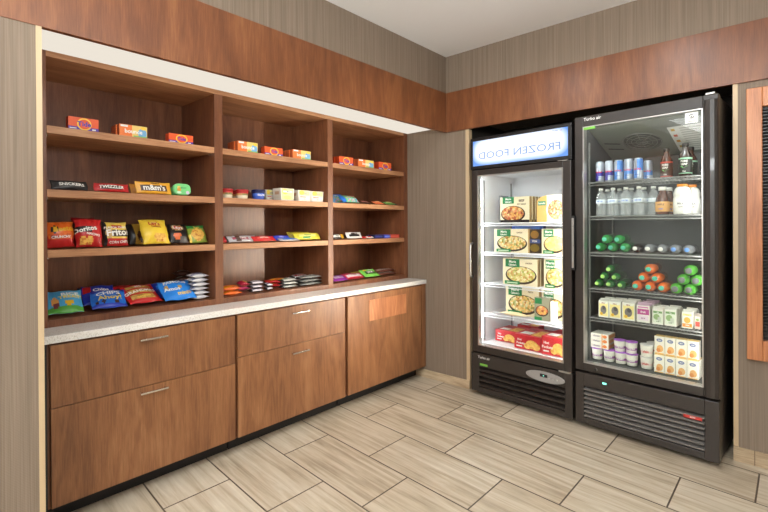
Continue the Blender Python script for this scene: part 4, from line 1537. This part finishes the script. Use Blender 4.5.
def meal(px0, px1, pyt, pyb, dep, z, d, prints, label, body=CRM, name='frozen_meal_box', cat='frozen meal', group='frozen meal boxes in the freezer', yaw=0, side=None, n=1, labels=None, peak=0, top=None):
    u0_, _ = FU(px0, pyb, dep)
    u1_, _ = FU(px1, pyb, dep)
    h = FU((px0 + px1) / 2, pyt, dep)[1] - z
    u1_ = min(u1_, -.078)
    m = carton_mesh(u1_ - u0_, h, d, body, prints, side=side, top=top)
    o = put(m, name, pose('F', fpos((u0_ + u1_) / 2, dep, z + .001), 0, yaw), label, cat, group)
    for k, l in enumerate(labels or []):
        again(o, pose('F', fpos((u0_ + u1_) / 2 + .003 * (k + 1), dep + (k + 1) * (d + .006), z + .001), 0, yaw), l, group)
    return o


def meal_print(dish, title):
    return [('e', (.53, .38, .45, .34), C(52, 38, 28)), ('e', (.53, .41, .41, .29), dish), ('r', (.08, .50, .68, .98), GRE), ('t', ('Marie', .29, .88, .13), WHT), ('t', ("Callender's", .29, .76, .10, .72), WHT), ('r', (.06, .5, .02, .15), GRE), ('t', (title, .76, .84, .08, .8), C(90, 60, 40)), ('r', (.12, .44, .06, .1), C(210, 226, 196))]


SIDE = C(176, 146, 96)
meal(500.5, 529.5, 197, 221.5, .16, LSH[0], .040, [('e', (.44, .33, .42, .32), C(50, 34, 26)), ('e', (.43, .35, .38, .28), BEEF), ('r', (0, 1, 0, .1), BLK), ('r', (.08, .48, .74, 1), GRE), ('t', ('Marie', .28, .92, .11), WHT), ('t', ("Callender's", .28, .81, .09, .7), WHT), ('t', ('BEEF', .74, .84, .12), C(70, 50, 40)), ('t', ('POT ROAST', .74, .70, .08, .9), C(70, 50, 40))],
     'front frozen beef dinner box with green corner on the top freezer shelf', side=SIDE, labels=['second frozen beef dinner box behind the front one, top freezer shelf', 'third frozen beef dinner box behind the front one, top freezer shelf', 'rearmost frozen beef dinner box, top freezer shelf'])
# rounded-top carton
u0_, u1_ = FU(537, 221, .13)[0], -.085
h_ = FU(550, 195, .13)[1] - LSH[0]
m = MB()
wd_ = u1_ - u0_
prof = [(-wd_ / 2, 0), (wd_ / 2, 0), (wd_ / 2, h_ * .86), (wd_ * .42, h_ * .94), (wd_ * .28, h_), (-wd_ * .22, h_), (-wd_ * .36, h_ * .95), (-wd_ / 2, h_ * .80)]
m.prism(prof, -.06, 0, C(242, 232, 206), axis='z')
m.quad([(-wd_ / 2, 0, .0004), (-wd_ * .2, 0, .0004), (-wd_ * .2, h_ * .99, .0004), (-wd_ * .36, h_ * .95, .0004), (-wd_ / 2, h_ * .80, .0004)], C(232, 186, 112))
m.quad([(.08 * wd_ + .30 * wd_ * math.cos(k * math.pi / 12), h_ * .45 + .42 * h_ * math.sin(k * math.pi / 12), .0008) for k in range(24)], C(246, 244, 238))
m.quad([(.08 * wd_ + .25 * wd_ * math.cos(k * math.pi / 12), h_ * .45 + .36 * h_ * math.sin(k * math.pi / 12), .0012) for k in range(24)], PIZZA)
m.quad([(-wd_ * .47, h_ * .62, .0008), (-wd_ * .23, h_ * .62, .0008), (-wd_ * .23, h_ * .78, .0008), (-wd_ * .47, h_ * .78, .0008)], C(60, 150, 110))
m.text('bowls', h_ * .11, lambda X, Y: (-wd_ * .35 + X, h_ * .70 + Y, .0012), WHT, bold=.03)
rb = put(m, 'frozen_bowl_carton', pose('F', fpos((u0_ + u1_) / 2, .13, LSH[0] + .001)), 'white and orange frozen bowl carton with rounded top, top freezer shelf', 'frozen meal')
again(rb, pose('F', fpos((u0_ + u1_) / 2, .20, LSH[0] + .001)), 'frozen bowl carton hidden behind the rounded white one, top freezer shelf')

meal(494.5, 528, 229, 252, .13, LSH[1], .045, meal_print(PLATE, 'ALFREDO'), 'frozen pasta dinner box at the left of the second freezer shelf', side=SIDE)
meal(512, 543, 226, 250, .30, LSH[1], .05, [('r', (.1, .9, .7, .95), C(90, 140, 220)), ('e', (.5, .35, .3, .25), BEEF)], 'blue frozen dinner box standing behind on the second freezer shelf', C(44, 92, 190), side=C(40, 80, 160))
meal(529, 540.5, 229.5, 252.5, .16, LSH[1], .12, [('e', (.5, .78, .36, .16), C(150, 110, 50)), ('r', (0, 1, .42, .58), C(70, 90, 150)), ('t', ('STEAK', .5, .5, .10, .8), WHT), ('e', (.5, .22, .4, .16), C(126, 104, 40))], 'narrow dark brown frozen box between the two cream ones, second freezer shelf', C(60, 50, 44))
meal(541.8, 566, 229, 255, .12, LSH[1], .045, meal_print(speckled('potato_print', [(240, 206, 130), (232, 190, 110), (244, 220, 160)], 60), ''), 'frozen potato dinner box at the right of the second freezer shelf', side=SIDE)
meal(503, 537.5, 259, 282.5, .13, LSH[2], .045, meal_print(PLATE2, 'CHICKEN'), 'frozen chicken dinner box at the left of the third freezer shelf', side=SIDE, labels=['frozen dinner box right behind the left one, third freezer shelf'])
meal(514, 541, 257, 281, .34, LSH[2], .05, [('r', (.1, .7, .6, .95), GRE)], 'greenish frozen box at the back of the third freezer shelf', C(150, 130, 70))
meal(544, 566, 260, 287, .12, LSH[2], .045, meal_print(PLATE2, ''), 'frozen chicken dinner box at the right of the third freezer shelf', side=SIDE, labels=['frozen dinner box right behind the right one, third freezer shelf'])
meal(506, 539, 287, 312, .19, LSH[3], .045, meal_print(PLATE, 'PASTA'), 'frozen pasta dinner box standing at the back of the fourth freezer shelf', side=SIDE)
meal(542, 566, 291, 318, .21, LSH[3], .045, meal_print(PLATE, ''), 'frozen pasta dinner box at the right rear of the fourth freezer shelf', side=SIDE)
meal(534.5, 549.5, 298, 321, .125, LSH[3], .04, [('e', (.5, .42, .44, .24), C(50, 36, 26)), ('e', (.5, .44, .38, .2), BEEF), ('r', (.05, .5, .72, .97), GRE), ('r', (0, .5, 0, .14), GRE)], 'small grey green frozen dinner box in front on the fourth freezer shelf', C(150, 150, 130), side=C(120, 110, 90))
meal(550.5, 557, 302, 323, .115, LSH[3], .012, [('r', (.1, .9, .9, .96), C(226, 226, 222))], 'plain white narrow box beside the small dinner box, fourth freezer shelf', C(244, 244, 242), 'white_carton', 'box', None)
u0_, u1_ = FU(499, 314, .12)[0], FU(526, 314, .12)[0]
m = bag_mesh(u1_ - u0_, .065, .028, lambda u, v: C(232, 214, 172), (), 'h', 120)
put(m, 'frozen_bread_pack', pose('F', fpos((u0_ + u1_) / 2, .11, LSH[3] + .016), 88, -6), 'flat cream bread pack lying on the fourth freezer shelf', 'frozen bread')
RDB = C(186, 38, 46)
REDP = [('r', (0, .42, 0, 1), C(196, 44, 52)), ('e', (.66, .42, .22, .3), SNACKP), ('e', (.82, .3, .15, .24), SNACKP), ('e', (.5, .28, .13, .2), SNACKP), ('t', ('Hot', .2, .66, .2), WHT), ('t', ('Pockets', .24, .42, .2), WHT), ('r', (.08, .3, .16, .24), WHT), ('top', (.1, .5, .15, .45), WHT), ('top', (.55, .95, .1, .7), SNACKP), ('top', (.1, .4, .55, .8), C(150, 26, 36))]
GH = 'red frozen snack boxes on the freezer floor'
for px0, px1, pyt, pyb, dp, l in ((495.5, 517, 331, 344, .20, 'left red frozen snack box on the freezer floor'), (514.5, 541, 336, 351.5, .10, 'middle red frozen snack box on the freezer floor'), (541.5, 567, 338, 359, .085, 'right red frozen snack box on the freezer floor')):
    meal(px0, px1, pyt, pyb, dp, LFL + .004, .30 if dp < .15 else .22, REDP, l, RDB, 'frozen_snack_box', 'frozen snack', GH, side=C(170, 30, 40), top=C(196, 56, 62))
meal(517.5, 537, 326, 340, .455, LFL + .004, .13, REDP, 'red frozen snack box at the rear, behind the middle one on the freezer floor', RDB, 'frozen_snack_box', 'frozen snack', GH, top=C(196, 56, 62))


# ------------------------------------------------------------------ drinks
def rev_mesh(m, prof, colour, seg=24, smooth=True):
    """lathe whose bands take colour(angle 0..1 with .75 facing the door, height)"""
    b = len(m.v)
    for r, z in prof:
        for k in range(seg):
            a = 2 * math.pi * k / seg
            m.v.append((r * math.cos(a), r * math.sin(a), z))
    for j in range(1, len(prof)):
        for k in range(seg):
            k2 = (k + 1) % seg
            m.f.append([b + (j - 1) * seg + k, b + (j - 1) * seg + k2, b + j * seg + k2, b + j * seg + k])
            m.m.append(m.mi(colour((k + .5) / seg, (prof[j][1] + prof[j - 1][1]) / 2)))
            m.sm.append(smooth)
    m.f.append([b + k for k in range(seg)][::-1])
    m.m.append(m.mi(colour(.5, prof[0][1])))
    m.sm.append(False)
    m.f.append([b + (len(prof) - 1) * seg + k for k in range(seg)])
    m.m.append(m.mi(colour(.5, prof[-1][1])))
    m.sm.append(False)
    return m


def around(r, zc):
    return lambda X, Y: (r * math.sin(X / r), -r * math.cos(X / r), zc + Y)


def can(c1_, c2_, label, u, wd, z, h, r):
    t = thing('drink_can', label, 'can', upright('F', fpos(u, wd, z)), 'slim drink cans on the top cooler shelf')

    def col(a, zz):
        if zz < h * .04 or zz > h * .95:
            return CAN_AL
        left = .5 < a < .75
        return (c1_ if zz < h * .5 else CAN_AL) if left else (CAN_AL if zz < h * .42 else c1_) if c2_ else (c1_ if (zz < h * .52) != (not left and zz < h * .3) else CAN_AL)
    zs = [.0, .02, .05, .12, .2, .28, .36, .42, .5, .58, .66, .74, .82, .88, .93, .965, 1]
    rs = [.78, .9, 1, 1, 1, 1, 1, 1, 1, 1, 1, 1, 1, 1, .97, .86, .86]
    m = rev_mesh(MB(), [(r * a, h * b) for a, b in zip(rs, zs)], col, 24)
    m.text('Red Bull', .0155, around(r * 1.012, h * .48), C(206, 40, 50), bold=.04, stretch=.9)
    m.text('ENERGY', .009, around(r * 1.012, h * .22), C(40, 50, 120), bold=.02)
    m.build('can_body', t)
    l = MB().lathe([(r * .84, h + .0002, CAN_AL), (r * .86, h + .002, CAN_AL), (r * .8, h + .002, CAN_AL), (r * .76, h - .001, CAN_AL), (0, h - .001, CAN_AL)], 20)
    l.box(-.004, .004, -.012, .006, h - .0005, h + .0012, CAN_AL)
    l.build('lid', t)
    return t


CAN_AL = plain('can_aluminium', (168, 174, 188), .3, .4)
NB, LB = plain('can_deep_blue', (44, 36, 138), .3, .25), plain('can_light_blue', (72, 128, 204), .3, .25)
zc = RSH[0] + .001
for k, (px, c_) in enumerate(((600, NB), (609.3, NB), (618.7, LB), (628.5, LB), (638.5, LB))):
    u_, _ = FU(px, 175, .145)
    can(c_, k in (2, 4), ('dark blue slim can, leftmost in the front row of the top shelf', 'dark blue slim can, second in the front row of the top shelf', 'light blue slim can, third in the front row of the top shelf', 'light blue slim can, fourth in the front row of the top shelf', 'light blue slim can, rightmost in the front row of the top shelf')[k], u_, .145, zc, .140, .0285)
can(LB, False, 'light blue slim can in the second row, right of the front cans', FU(648, 172, .33)[0], .33, zc, .140, .0285)


def bottle_upright(name, label, cat, group, prof, mats, capprof, lab, pos, texts=()):
    t = thing(name, label, cat, upright('F', pos), group)
    MB().lathe([(r, z, mats) for r, z in prof], 22).build('bottle', t)
    MB().lathe(capprof, 18).build('cap', t)
    if lab:
        z0, z1, r, c_ = lab
        m = MB().lathe([(r * .985, z0, c_), (r, z0 + .0008, c_), (r, z1 - .0008, c_), (r * .985, z1, c_)], 24)
        for b, sz, zz, mt in texts:
            m.text(b, sz, around(r * 1.012, zz), mt, bold=.03)
        m.build('label', t)
    return t


# tea bottles on the top shelf
TEA = plain('dark_tea', (74, 44, 34), .15, coat=.4)
CAPB = plain('dark_cap', (40, 34, 32), .4)
TLAB = C(34, 40, 34)


def tea(label, u, wd, sc, labcol, bodycol, mid):
    hh = .205 * sc
    r = .036 * sc
    t = thing('tea_bottle', label, 'bottle', upright('F', fpos(u, wd, zc)), 'tea bottles on the top cooler shelf')
    MB().lathe([(r * .9, 0, bodycol), (r, .006, bodycol), (r, hh * .56, bodycol), (r * .92, hh * .64, bodycol), (r * .5, hh * .80, bodycol), (r * .42, hh * .86, bodycol), (r * .42, hh * .90, bodycol)], 22).build('bottle', t)
    MB().lathe([(r * .5, hh * .895, CAPB), (r * .5, hh * .99, CAPB), (r * .44, hh, CAPB), (0, hh, CAPB)], 18).build('cap', t)
    m = rev_mesh(MB(), [(r * 1.015, hh * k) for k in (.06, .09, .2, .3, .4, .5, .55)], lambda a, z: labcol if z < hh * .09 or z > hh * .5 else mid, 24)
    m.text('PURE', .017 * sc, around(r * 1.03, hh * .44), WHT, bold=.04)
    m.text('LEAF', .017 * sc, around(r * 1.03, hh * .35), WHT, bold=.04)
    for s_ in (-1, 1):
        f = around(r * 1.03, hh * .25)
        m.add([f(0, -.006), f(s_ * .012, .001), f(s_ * .024, .010), f(s_ * .010, .009)], [(0, 1, 2, 3) if s_ > 0 else (3, 2, 1, 0)], C(110, 190, 110))
    m.text('TEA', .011 * sc, around(r * 1.03, hh * .13), WHT, bold=.03)
    m.build('label', t)
    return t


tea('tea bottle with red edged label, second row of the top cooler shelf', FU(666.5, 170, .27)[0], .27, 1.0, C(190, 70, 60), TEA, C(84, 60, 54))
tea('dark tea bottle with black and green label, at the front of the top cooler shelf', FU(685.5, 172, .145)[0], .145, 1.0, C(150, 200, 170), plain('dark_brown_glass', (58, 44, 40), .12, coat=.5), C(40, 44, 40))
tea('tea bottle hidden at the back right corner of the top cooler shelf', FU(691, 170, .34)[0], .34, 1.0, C(150, 200, 170), TEA, C(40, 44, 40))

# second shelf: water, juice, milk
zb2 = RSH[1] + .001
wp = [(.026, 0), (.032, .006), (.0325, .035), (.031, .04), (.0325, .045), (.0325, .06), (.031, .065), (.0325, .07), (.0325, .118), (.030, .138), (.020, .158), (.0135, .168), (.0135, .180)]
wcap = [(.0150, .176, WHT), (.0150, .190, WHT), (.013, .192, WHT), (0, .192, WHT)]
GWT = 'clear water bottles on the second cooler shelf'
w0 = None
rows = [(601, .145, 'leftmost'), (613, .145, 'second from the left'), (626, .145, 'third from the left'), (639, .145, 'rightmost')]
for px, wd_, l in rows:
    M = upright('F', fpos(FU(px, 205, wd_)[0], wd_, zb2))
    lb = 'clear water bottle, %s in the front row of the second cooler shelf' % l
    if w0 is None:
        w0 = bottle_upright('water_bottle', lb, 'bottle', GWT, wp, PET, wcap, (.085, .113, .0331, C(226, 232, 240)), fpos(FU(px, 205, wd_)[0], wd_, zb2), [('WATER', .013, .099, BLU2)])
    else:
        copy_tree(w0, M, lb)
for k, (px, wd_, l) in enumerate(((607.5, .25, 'leftmost'), (619.5, .25, 'second from the left'), (631.5, .25, 'third from the left'), (644, .25, 'fourth from the left'), (653.5, .21, 'rightmost'))):
    copy_tree(w0, upright('F', fpos(FU(px, 203, wd_)[0], wd_, zb2), k * .5), 'clear water bottle, %s in the rear row of the second cooler shelf' % l)
JUI = plain('dark_juice', (84, 42, 26), .12, coat=.5)
jp = [(.036, 0), (.040, .006), (.040, .085), (.036, .105), (.024, .135), (.019, .15), (.019, .158)]
jb = bottle_upright('juice_bottle', 'dark juice bottle with orange label, at the front of the second cooler shelf', 'bottle', 'dark juice bottles on the second cooler shelf', jp, JUI,
                    [(.022, .155, WHT), (.022, .176, WHT), (.020, .178, WHT), (0, .178, WHT)], (.018, .082, .0408, C(222, 166, 96)), fpos(FU(662.5, 206, .135)[0], .135, zb2), [('APPLE', .015, .063, BRN), ('cider', .013, .036, BLU2)])
copy_tree(jb, upright('F', fpos(FU(668.5, 206, .225)[0], .225, zb2), .5), 'dark juice bottle standing behind the front one, second cooler shelf')
MILK = plain('milk_white', (240, 238, 232), .3)
OCAP = C(232, 140, 40)
mp_ = [(.046, 0), (.050, .006), (.050, .100), (.047, .108), (.049, .116), (.048, .135), (.040, .158), (.030, .170), (.026, .172)]
mb = bottle_upright('milk_bottle', 'wide white milk bottle with orange cap, at the front of the second cooler shelf', 'bottle', 'white milk bottles on the second cooler shelf', mp_, MILK,
                    [(.030, .1715, OCAP), (.030, .186, OCAP), (.028, .188, OCAP), (0, .188, OCAP)], (.02, .095, .0505, C(248, 246, 242)), fpos(FU(682.5, 207, .135)[0], .135, zb2), [('MILK', .017, .065, C(150, 146, 150)), ('vanilla', .011, .045, C(170, 160, 150))])
copy_tree(mb, upright('F', fpos(FU(691.5, 206, .245)[0], .245, zb2), .3), 'wide white milk bottle behind the front one, second cooler shelf')


# lying bottles
def lying_bottle(name, label, group, r, body, capc, u, z, wd=.115, capr=.42, ln=.19):
    """on its side, cap towards the door"""
    M = lying(fpos(u, wd + ln, z))
    t = thing(name, label, 'bottle', M, group)
    MB().lathe([(r * .86, 0, body), (r, .006, body), (r, ln * .72, body), (r * .96, ln * .78, body), (r * .84, ln * .84, body), (r * .62, ln * .89, body), (r * .45, ln * .92, body), (r * .40, ln * .93, body)], 24).build('bottle', t)
    MB().lathe([(r * capr, ln * .915, capc), (r * capr * 1.02, ln * .99, capc), (r * capr * .92, ln, capc), (0, ln, capc)], 18).build('cap', t)
    return t


def pyramid(name, noun, rows_, r, body, capc, zs, group, wd=.115, **kw):
    proto = None
    for px, py, lvl, l in rows_:
        z = zs + r + .001 + lvl * r * 1.74
        u_ = FU(px, py, wd + .0)[0]
        lb = noun + ', ' + l
        if proto is None:
            proto = lying_bottle(name, lb, group, r, body, capc, u_, z, wd, **kw)
        else:
            copy_tree(proto, lying(fpos(u_, wd + kw.get('ln', .19), z)), lb)


GPET = plain('green_soda', (44, 138, 66), .2, coat=.4)
GPET2 = plain('dark_green_soda', (32, 100, 46), .2, coat=.4)
OPET = plain('orange_soda', (224, 108, 44), .22, coat=.4)
LGP = plain('bright_green_juice', (96, 178, 70), .25, coat=.3)
TEAL, LCAP, GCAP = C(78, 190, 160), C(170, 216, 110), C(112, 112, 116)
S3 = 'third cooler shelf'
pyramid('soda_bottle', 'green bottle with teal cap, third cooler shelf', [(597.8, 247, 0, 'leftmost of the lower row'), (610.2, 247.3, 0, 'middle of the lower row'), (622.6, 247.6, 0, 'rightmost of the lower row'), (604, 239, 1, 'left one of the upper row'), (616.4, 239, 1, 'right one of the upper row')], .0325, GPET, TEAL, RSH[2], 'green bottles with teal caps')
pyramid('soda_bottle', 'dark bottle with white cap lying beside green ones', [(634.5, 248, 0, 'third cooler shelf')], .031, plain('cola', (40, 26, 22), .15, coat=.5), WHT, RSH[2], 'other bottles lying on the third cooler shelf')
CLB = plain('pale_soda', (134, 136, 140), .2, coat=.4)
pyramid('soda_bottle', 'pale bottle with white cap, third cooler shelf', [(647, 248.3, 0, 'left one of two'), (660, 248.6, 0, 'right one of two')], .031, CLB, WHT, RSH[2], 'other bottles lying on the third cooler shelf')
pyramid('soda_bottle', 'pale bottle with blue cap, third cooler shelf', [(673, 249, 0, 'left one of two'), (686.5, 249.4, 0, 'right one of two')], .031, CLB, C(110, 160, 236), RSH[2], 'other bottles lying on the third cooler shelf')
pyramid('soda_bottle', 'dark green bottle with lime cap in the left pyramid', [(596.5, 283, 0, 'left of the lowest row'), (607.8, 283.6, 0, 'middle of the lowest row'), (619.4, 284.4, 0, 'right of the lowest row'), (602.1, 275, 1, 'left of the middle row'), (613.5, 275.5, 1, 'right of the middle row'), (607.8, 267, 2, 'at the peak')], .0300, GPET2, LCAP, RSH[3], 'pyramid of dark green bottles')
pyramid('soda_bottle', 'orange bottle with teal cap in the pyramid', [(634.8, 286, 0, 'left of the lowest row'), (647.8, 286.8, 0, 'middle of the lowest row'), (660.8, 287.5, 0, 'right of the lowest row'), (641.3, 278, 1, 'left of the middle row'), (654.3, 278, 1, 'right of the middle row'), (647.8, 270, 2, 'at the peak')], .0335, OPET, TEAL, RSH[3], 'pyramid of orange bottles', capr=.45)
pyramid('juice_bottle', 'bright green bottle with grey cap in the right pile', [(674.2, 288, 0, 'left of the lowest row'), (688.2, 289.5, 0, 'right of the lowest row'), (681.2, 280, 1, 'left of the middle row'), (695.2, 281, 1, 'right of the middle row'), (688.2, 272, 2, 'at the top')], .0345, LGP, GCAP, RSH[3], 'pile of bright green bottles', capr=.52)


# fifth shelf: drink cartons
def drink_carton(px0, px1, pyt, pyb, dep, z, d, body, prints, label, group, rear=(), top=None, peak=.012, side=None):
    u0_, u1_ = FU(px0, pyb, dep)[0], FU(px1, pyb, dep)[0]
    h = FU((px0 + px1) / 2, pyt, dep)[1] - z - peak
    m = carton_mesh(u1_ - u0_ - .003, h, d, body, prints, peak=peak, top=top, side=side)
    o = put(m, 'drink_carton', pose('F', fpos((u0_ + u1_) / 2, dep, z + .001)), label, 'drink carton', group)
    for k, l in enumerate(rear):
        again(o, pose('F', fpos((u0_ + u1_) / 2 + .002 * (k + 1), dep + (k + 1) * (d + .006), z + .001)), l, group)
    return o


CW = C(240, 236, 226)
YELP = [('r', (.06, .94, .08, .92), C(244, 226, 150)), ('e', (.5, .46, .3, .26), C(120, 112, 110)), ('e', (.56, .58, .16, .12), C(70, 66, 70)), ('r', (.1, .9, .84, .93), CW), ('e', (.3, .22, .14, .09), YEL), ('t', ('MILK', .5, .88, .10), C(150, 60, 50))]
GC1 = 'yellow drink cartons on the fifth cooler shelf'
z5 = RSH[4] + .001
for k, (a, b, t_, bb) in enumerate(((598.5, 608.6, 299.5, 317.5), (609, 621, 300.5, 319.5), (622, 635, 301.5, 321.5))):
    nm = ('left', 'middle', 'right')[k]
    drink_carton(a, b, t_, bb, .13, z5, .075, CW, YELP, 'yellow drink carton, %s one of the front three on the fifth cooler shelf' % nm, GC1, ['yellow drink carton, %s one of the second row on the fifth cooler shelf' % nm])
PKP = [('r', (.05, .95, .46, .8), C(186, 70, 140)), ('r', (.1, .9, .12, .4), C(232, 214, 226)), ('t', ('fruit', .5, .62, .16), WHT), ('t', ('juice', .5, .26, .12), C(150, 60, 120)), ('r', (.1, .9, .86, .94), C(206, 120, 176))]
drink_carton(636.5, 650, 304, 324, .13, z5, .075, CW, PKP, 'front pink and white drink carton on the fifth cooler shelf', 'pink drink cartons on the fifth cooler shelf', ['second pink and white drink carton, behind the front one', 'third pink and white drink carton, behind two others'], top=C(222, 190, 210))
GNP = [('r', (.06, .94, .1, .9), C(226, 232, 214)), ('e', (.4, .5, .28, .2), C(150, 180, 120)), ('r', (.1, .9, .76, .9), C(120, 160, 100)), ('t', ('oat', .5, .83, .10), WHT), ('r', (.5, .8, .2, .5), C(200, 206, 190)), ('t', ('drink', .5, .2, .09), C(90, 120, 80))]
GC3 = 'white and green drink cartons on the fifth cooler shelf'
drink_carton(652, 663.5, 308, 326.5, .13, z5, .075, CW, GNP, 'left white and green drink carton in front on the fifth cooler shelf', GC3, ['white and green drink carton behind the left one, fifth cooler shelf'])
drink_carton(664.3, 676.5, 308.5, 328, .13, z5, .075, CW, GNP, 'right white and green drink carton in front on the fifth cooler shelf', GC3, ['white and green drink carton behind the right one, fifth cooler shelf'])
ORP = [('r', (.06, .94, .08, .3), C(236, 150, 60)), ('e', (.5, .52, .3, .2), C(240, 176, 80)), ('r', (.1, .9, .8, .93), C(246, 222, 150)), ('t', ('orange', .5, .86, .09, .8), C(206, 100, 30)), ('t', ('100%', .5, .19, .12), WHT)]
drink_carton(681.5, 693, 311, 331.5, .13, z5, .075, CW, ORP, 'white and orange drink carton at the right of the fifth cooler shelf', 'orange drink cartons on the fifth cooler shelf', ['white and orange drink carton behind the front one, fifth cooler shelf'])
drink_carton(694.5, 700.5, 315, 332, .15, z5, .06, C(222, 206, 196), [('r', (.1, .9, .2, .6), C(190, 70, 60)), ('e', (.5, .75, .3, .1), C(120, 160, 90))], 'narrow red and white drink carton at the right end of the fifth shelf', None)

# cooler floor: yogurt cups and cartons
zf = RFL + .005


def yogurt(label, group, u, wd, z, r, h, band, lidc, word):
    t = thing('yogurt_cup', label, 'yogurt', upright('F', fpos(u, wd, z)), group)
    m = rev_mesh(MB(), [(r * .80, 0), (r * .84, h * .06), (r * .88, h * .3), (r * .92, h * .5), (r * .96, h * .75), (r * .98, h * .94), (r * .9, h * .95)], lambda a, zz: band if h * .28 < zz < h * .62 else CW, 24)
    m.text(word, h * .26, around(r * .93, h * .46), WHT if band is PPL2 else C(206, 60, 50), bold=.03)
    m.build('tub', t)
    MB().lathe([(r * .97, h * .95, lidc), (r * 1.04, h * .955, lidc), (r * 1.04, h, lidc), (r * .95, h * 1.01, lidc), (0, h * 1.005, lidc)], 24).build('lid', t)
    return t


PPL2, LILAC = C(170, 90, 170), C(176, 104, 206)
y0_ = yogurt('purple lidded yogurt cup, leftmost of the bottom row on the cooler floor', 'purple yogurt cups on the cooler floor', FU(597.5, 356, .14)[0], .14, zf, .038, .078, PPL2, LILAC, 'Yoplait')
for px, wd_, lv, l in ((609.5, .14, 0, 'second of the bottom row'), (621, .14, 0, 'third of the bottom row'), (632, .14, 0, 'fourth of the bottom row'), (620, .15, 1, 'left one of the upper row'), (631.5, .15, 1, 'right one of the upper row'), (603, .235, 0, 'left one of the rear row'), (626, .235, 0, 'right one of the rear row')):
    copy_tree(y0_, upright('F', fpos(FU(px, 356, wd_)[0], wd_, zf + lv * .0800), .15 * lv), 'purple lidded yogurt cup, %s on the cooler floor' % l)
r0_ = yogurt('white and red yogurt cup, bottom one of the front stack on the cooler floor', 'white and red yogurt cups on the cooler floor', FU(647, 362, .14)[0], .14, zf, .040, .078, C(240, 214, 206), C(226, 222, 220), 'plain')
copy_tree(r0_, upright('F', fpos(FU(647, 362, .14)[0], .14, zf + .0800), .1), 'white and red yogurt cup, top one of the front stack on the cooler floor')
copy_tree(r0_, upright('F', fpos(FU(655, 361, .25)[0], .22, zf), .2), 'white and red yogurt cup, bottom one of the rear stack on the cooler floor')
copy_tree(r0_, upright('F', fpos(FU(655, 361, .25)[0], .22, zf + .0800), .3), 'white and red yogurt cup, top one of the rear stack on the cooler floor')
# stacked trays lying over the left yogurt cups
TRP = [('r', (.05, .6, .2, .8), C(226, 216, 206)), ('e', (.8, .5, .12, .35), C(232, 130, 60)), ('r', (.62, .68, 0, 1), C(236, 160, 90)), ('t', ('cheese', .33, .5, .5), C(120, 120, 130)), ('right', (.1, .9, .2, .8), C(236, 160, 90))]
u0_, u1_ = FU(591.5, 349, .13)[0], FU(609, 349, .13)[0]
for k in range(3):
    m_ = carton_mesh(u1_ - u0_, .033, .125, CW, TRP, side=C(232, 196, 160))
    put(m_, 'cheese_tray', pose('F', fpos((u0_ + u1_) / 2, .118, zf + .0800 + .0345 * k), 0, (0, 2, -1)[k]), 'white and orange cheese tray, %s of the stack on the left yogurt cups' % ('lowest', 'middle one', 'topmost')[k], 'cheese tray', 'cheese trays in the cooler')
WOP = [('r', (.05, .95, .5, .95), C(244, 238, 226)), ('e', (.5, .78, .3, .1), C(120, 130, 170)), ('e', (.55, .3, .32, .2), C(232, 176, 110)), ('e', (.4, .2, .2, .12), C(222, 140, 70)), ('t', ('SILK', .5, .78, .08), WHT), ('r', (.08, .92, 0, .05), C(240, 190, 110))]
GWC = 'small white and orange cartons on the cooler floor'
tpx = (660.5, 671, 682, 693.5)
bpx = (665, 676, 687, 698)
uw = .060
WOM = carton_mesh(uw - .002, .112, .06, C(246, 240, 226), WOP, top=C(244, 206, 130))
o = None
for row, pxs in ((0, bpx), (1, tpx)):
    for k, px in enumerate(pxs):
        nm = 'small white carton, %s of the %s row at the right of the cooler floor' % (('leftmost', 'second', 'third', 'rightmost')[k], ('lower', 'upper')[row])
        ub = FU(676, 372, .11)[0] - uw * 1.5
        wd_ = .095 if row == 0 else .125
        M = pose('F', fpos(ub + k * (uw + .001) - row * .006, wd_, zf + row * .1135))
        if o is None:
            o = put(WOM, 'small_drink_carton', M, nm, 'drink carton', GWC)
        else:
            again(o, M, nm, GWC)
for k in range(4):
    again(o, pose('F', fpos(ub + k * (uw + .001), .160, zf)), 'small white carton, %s of the second row deep on the cooler floor' % ('leftmost', 'second', 'third', 'rightmost')[k], GWC)
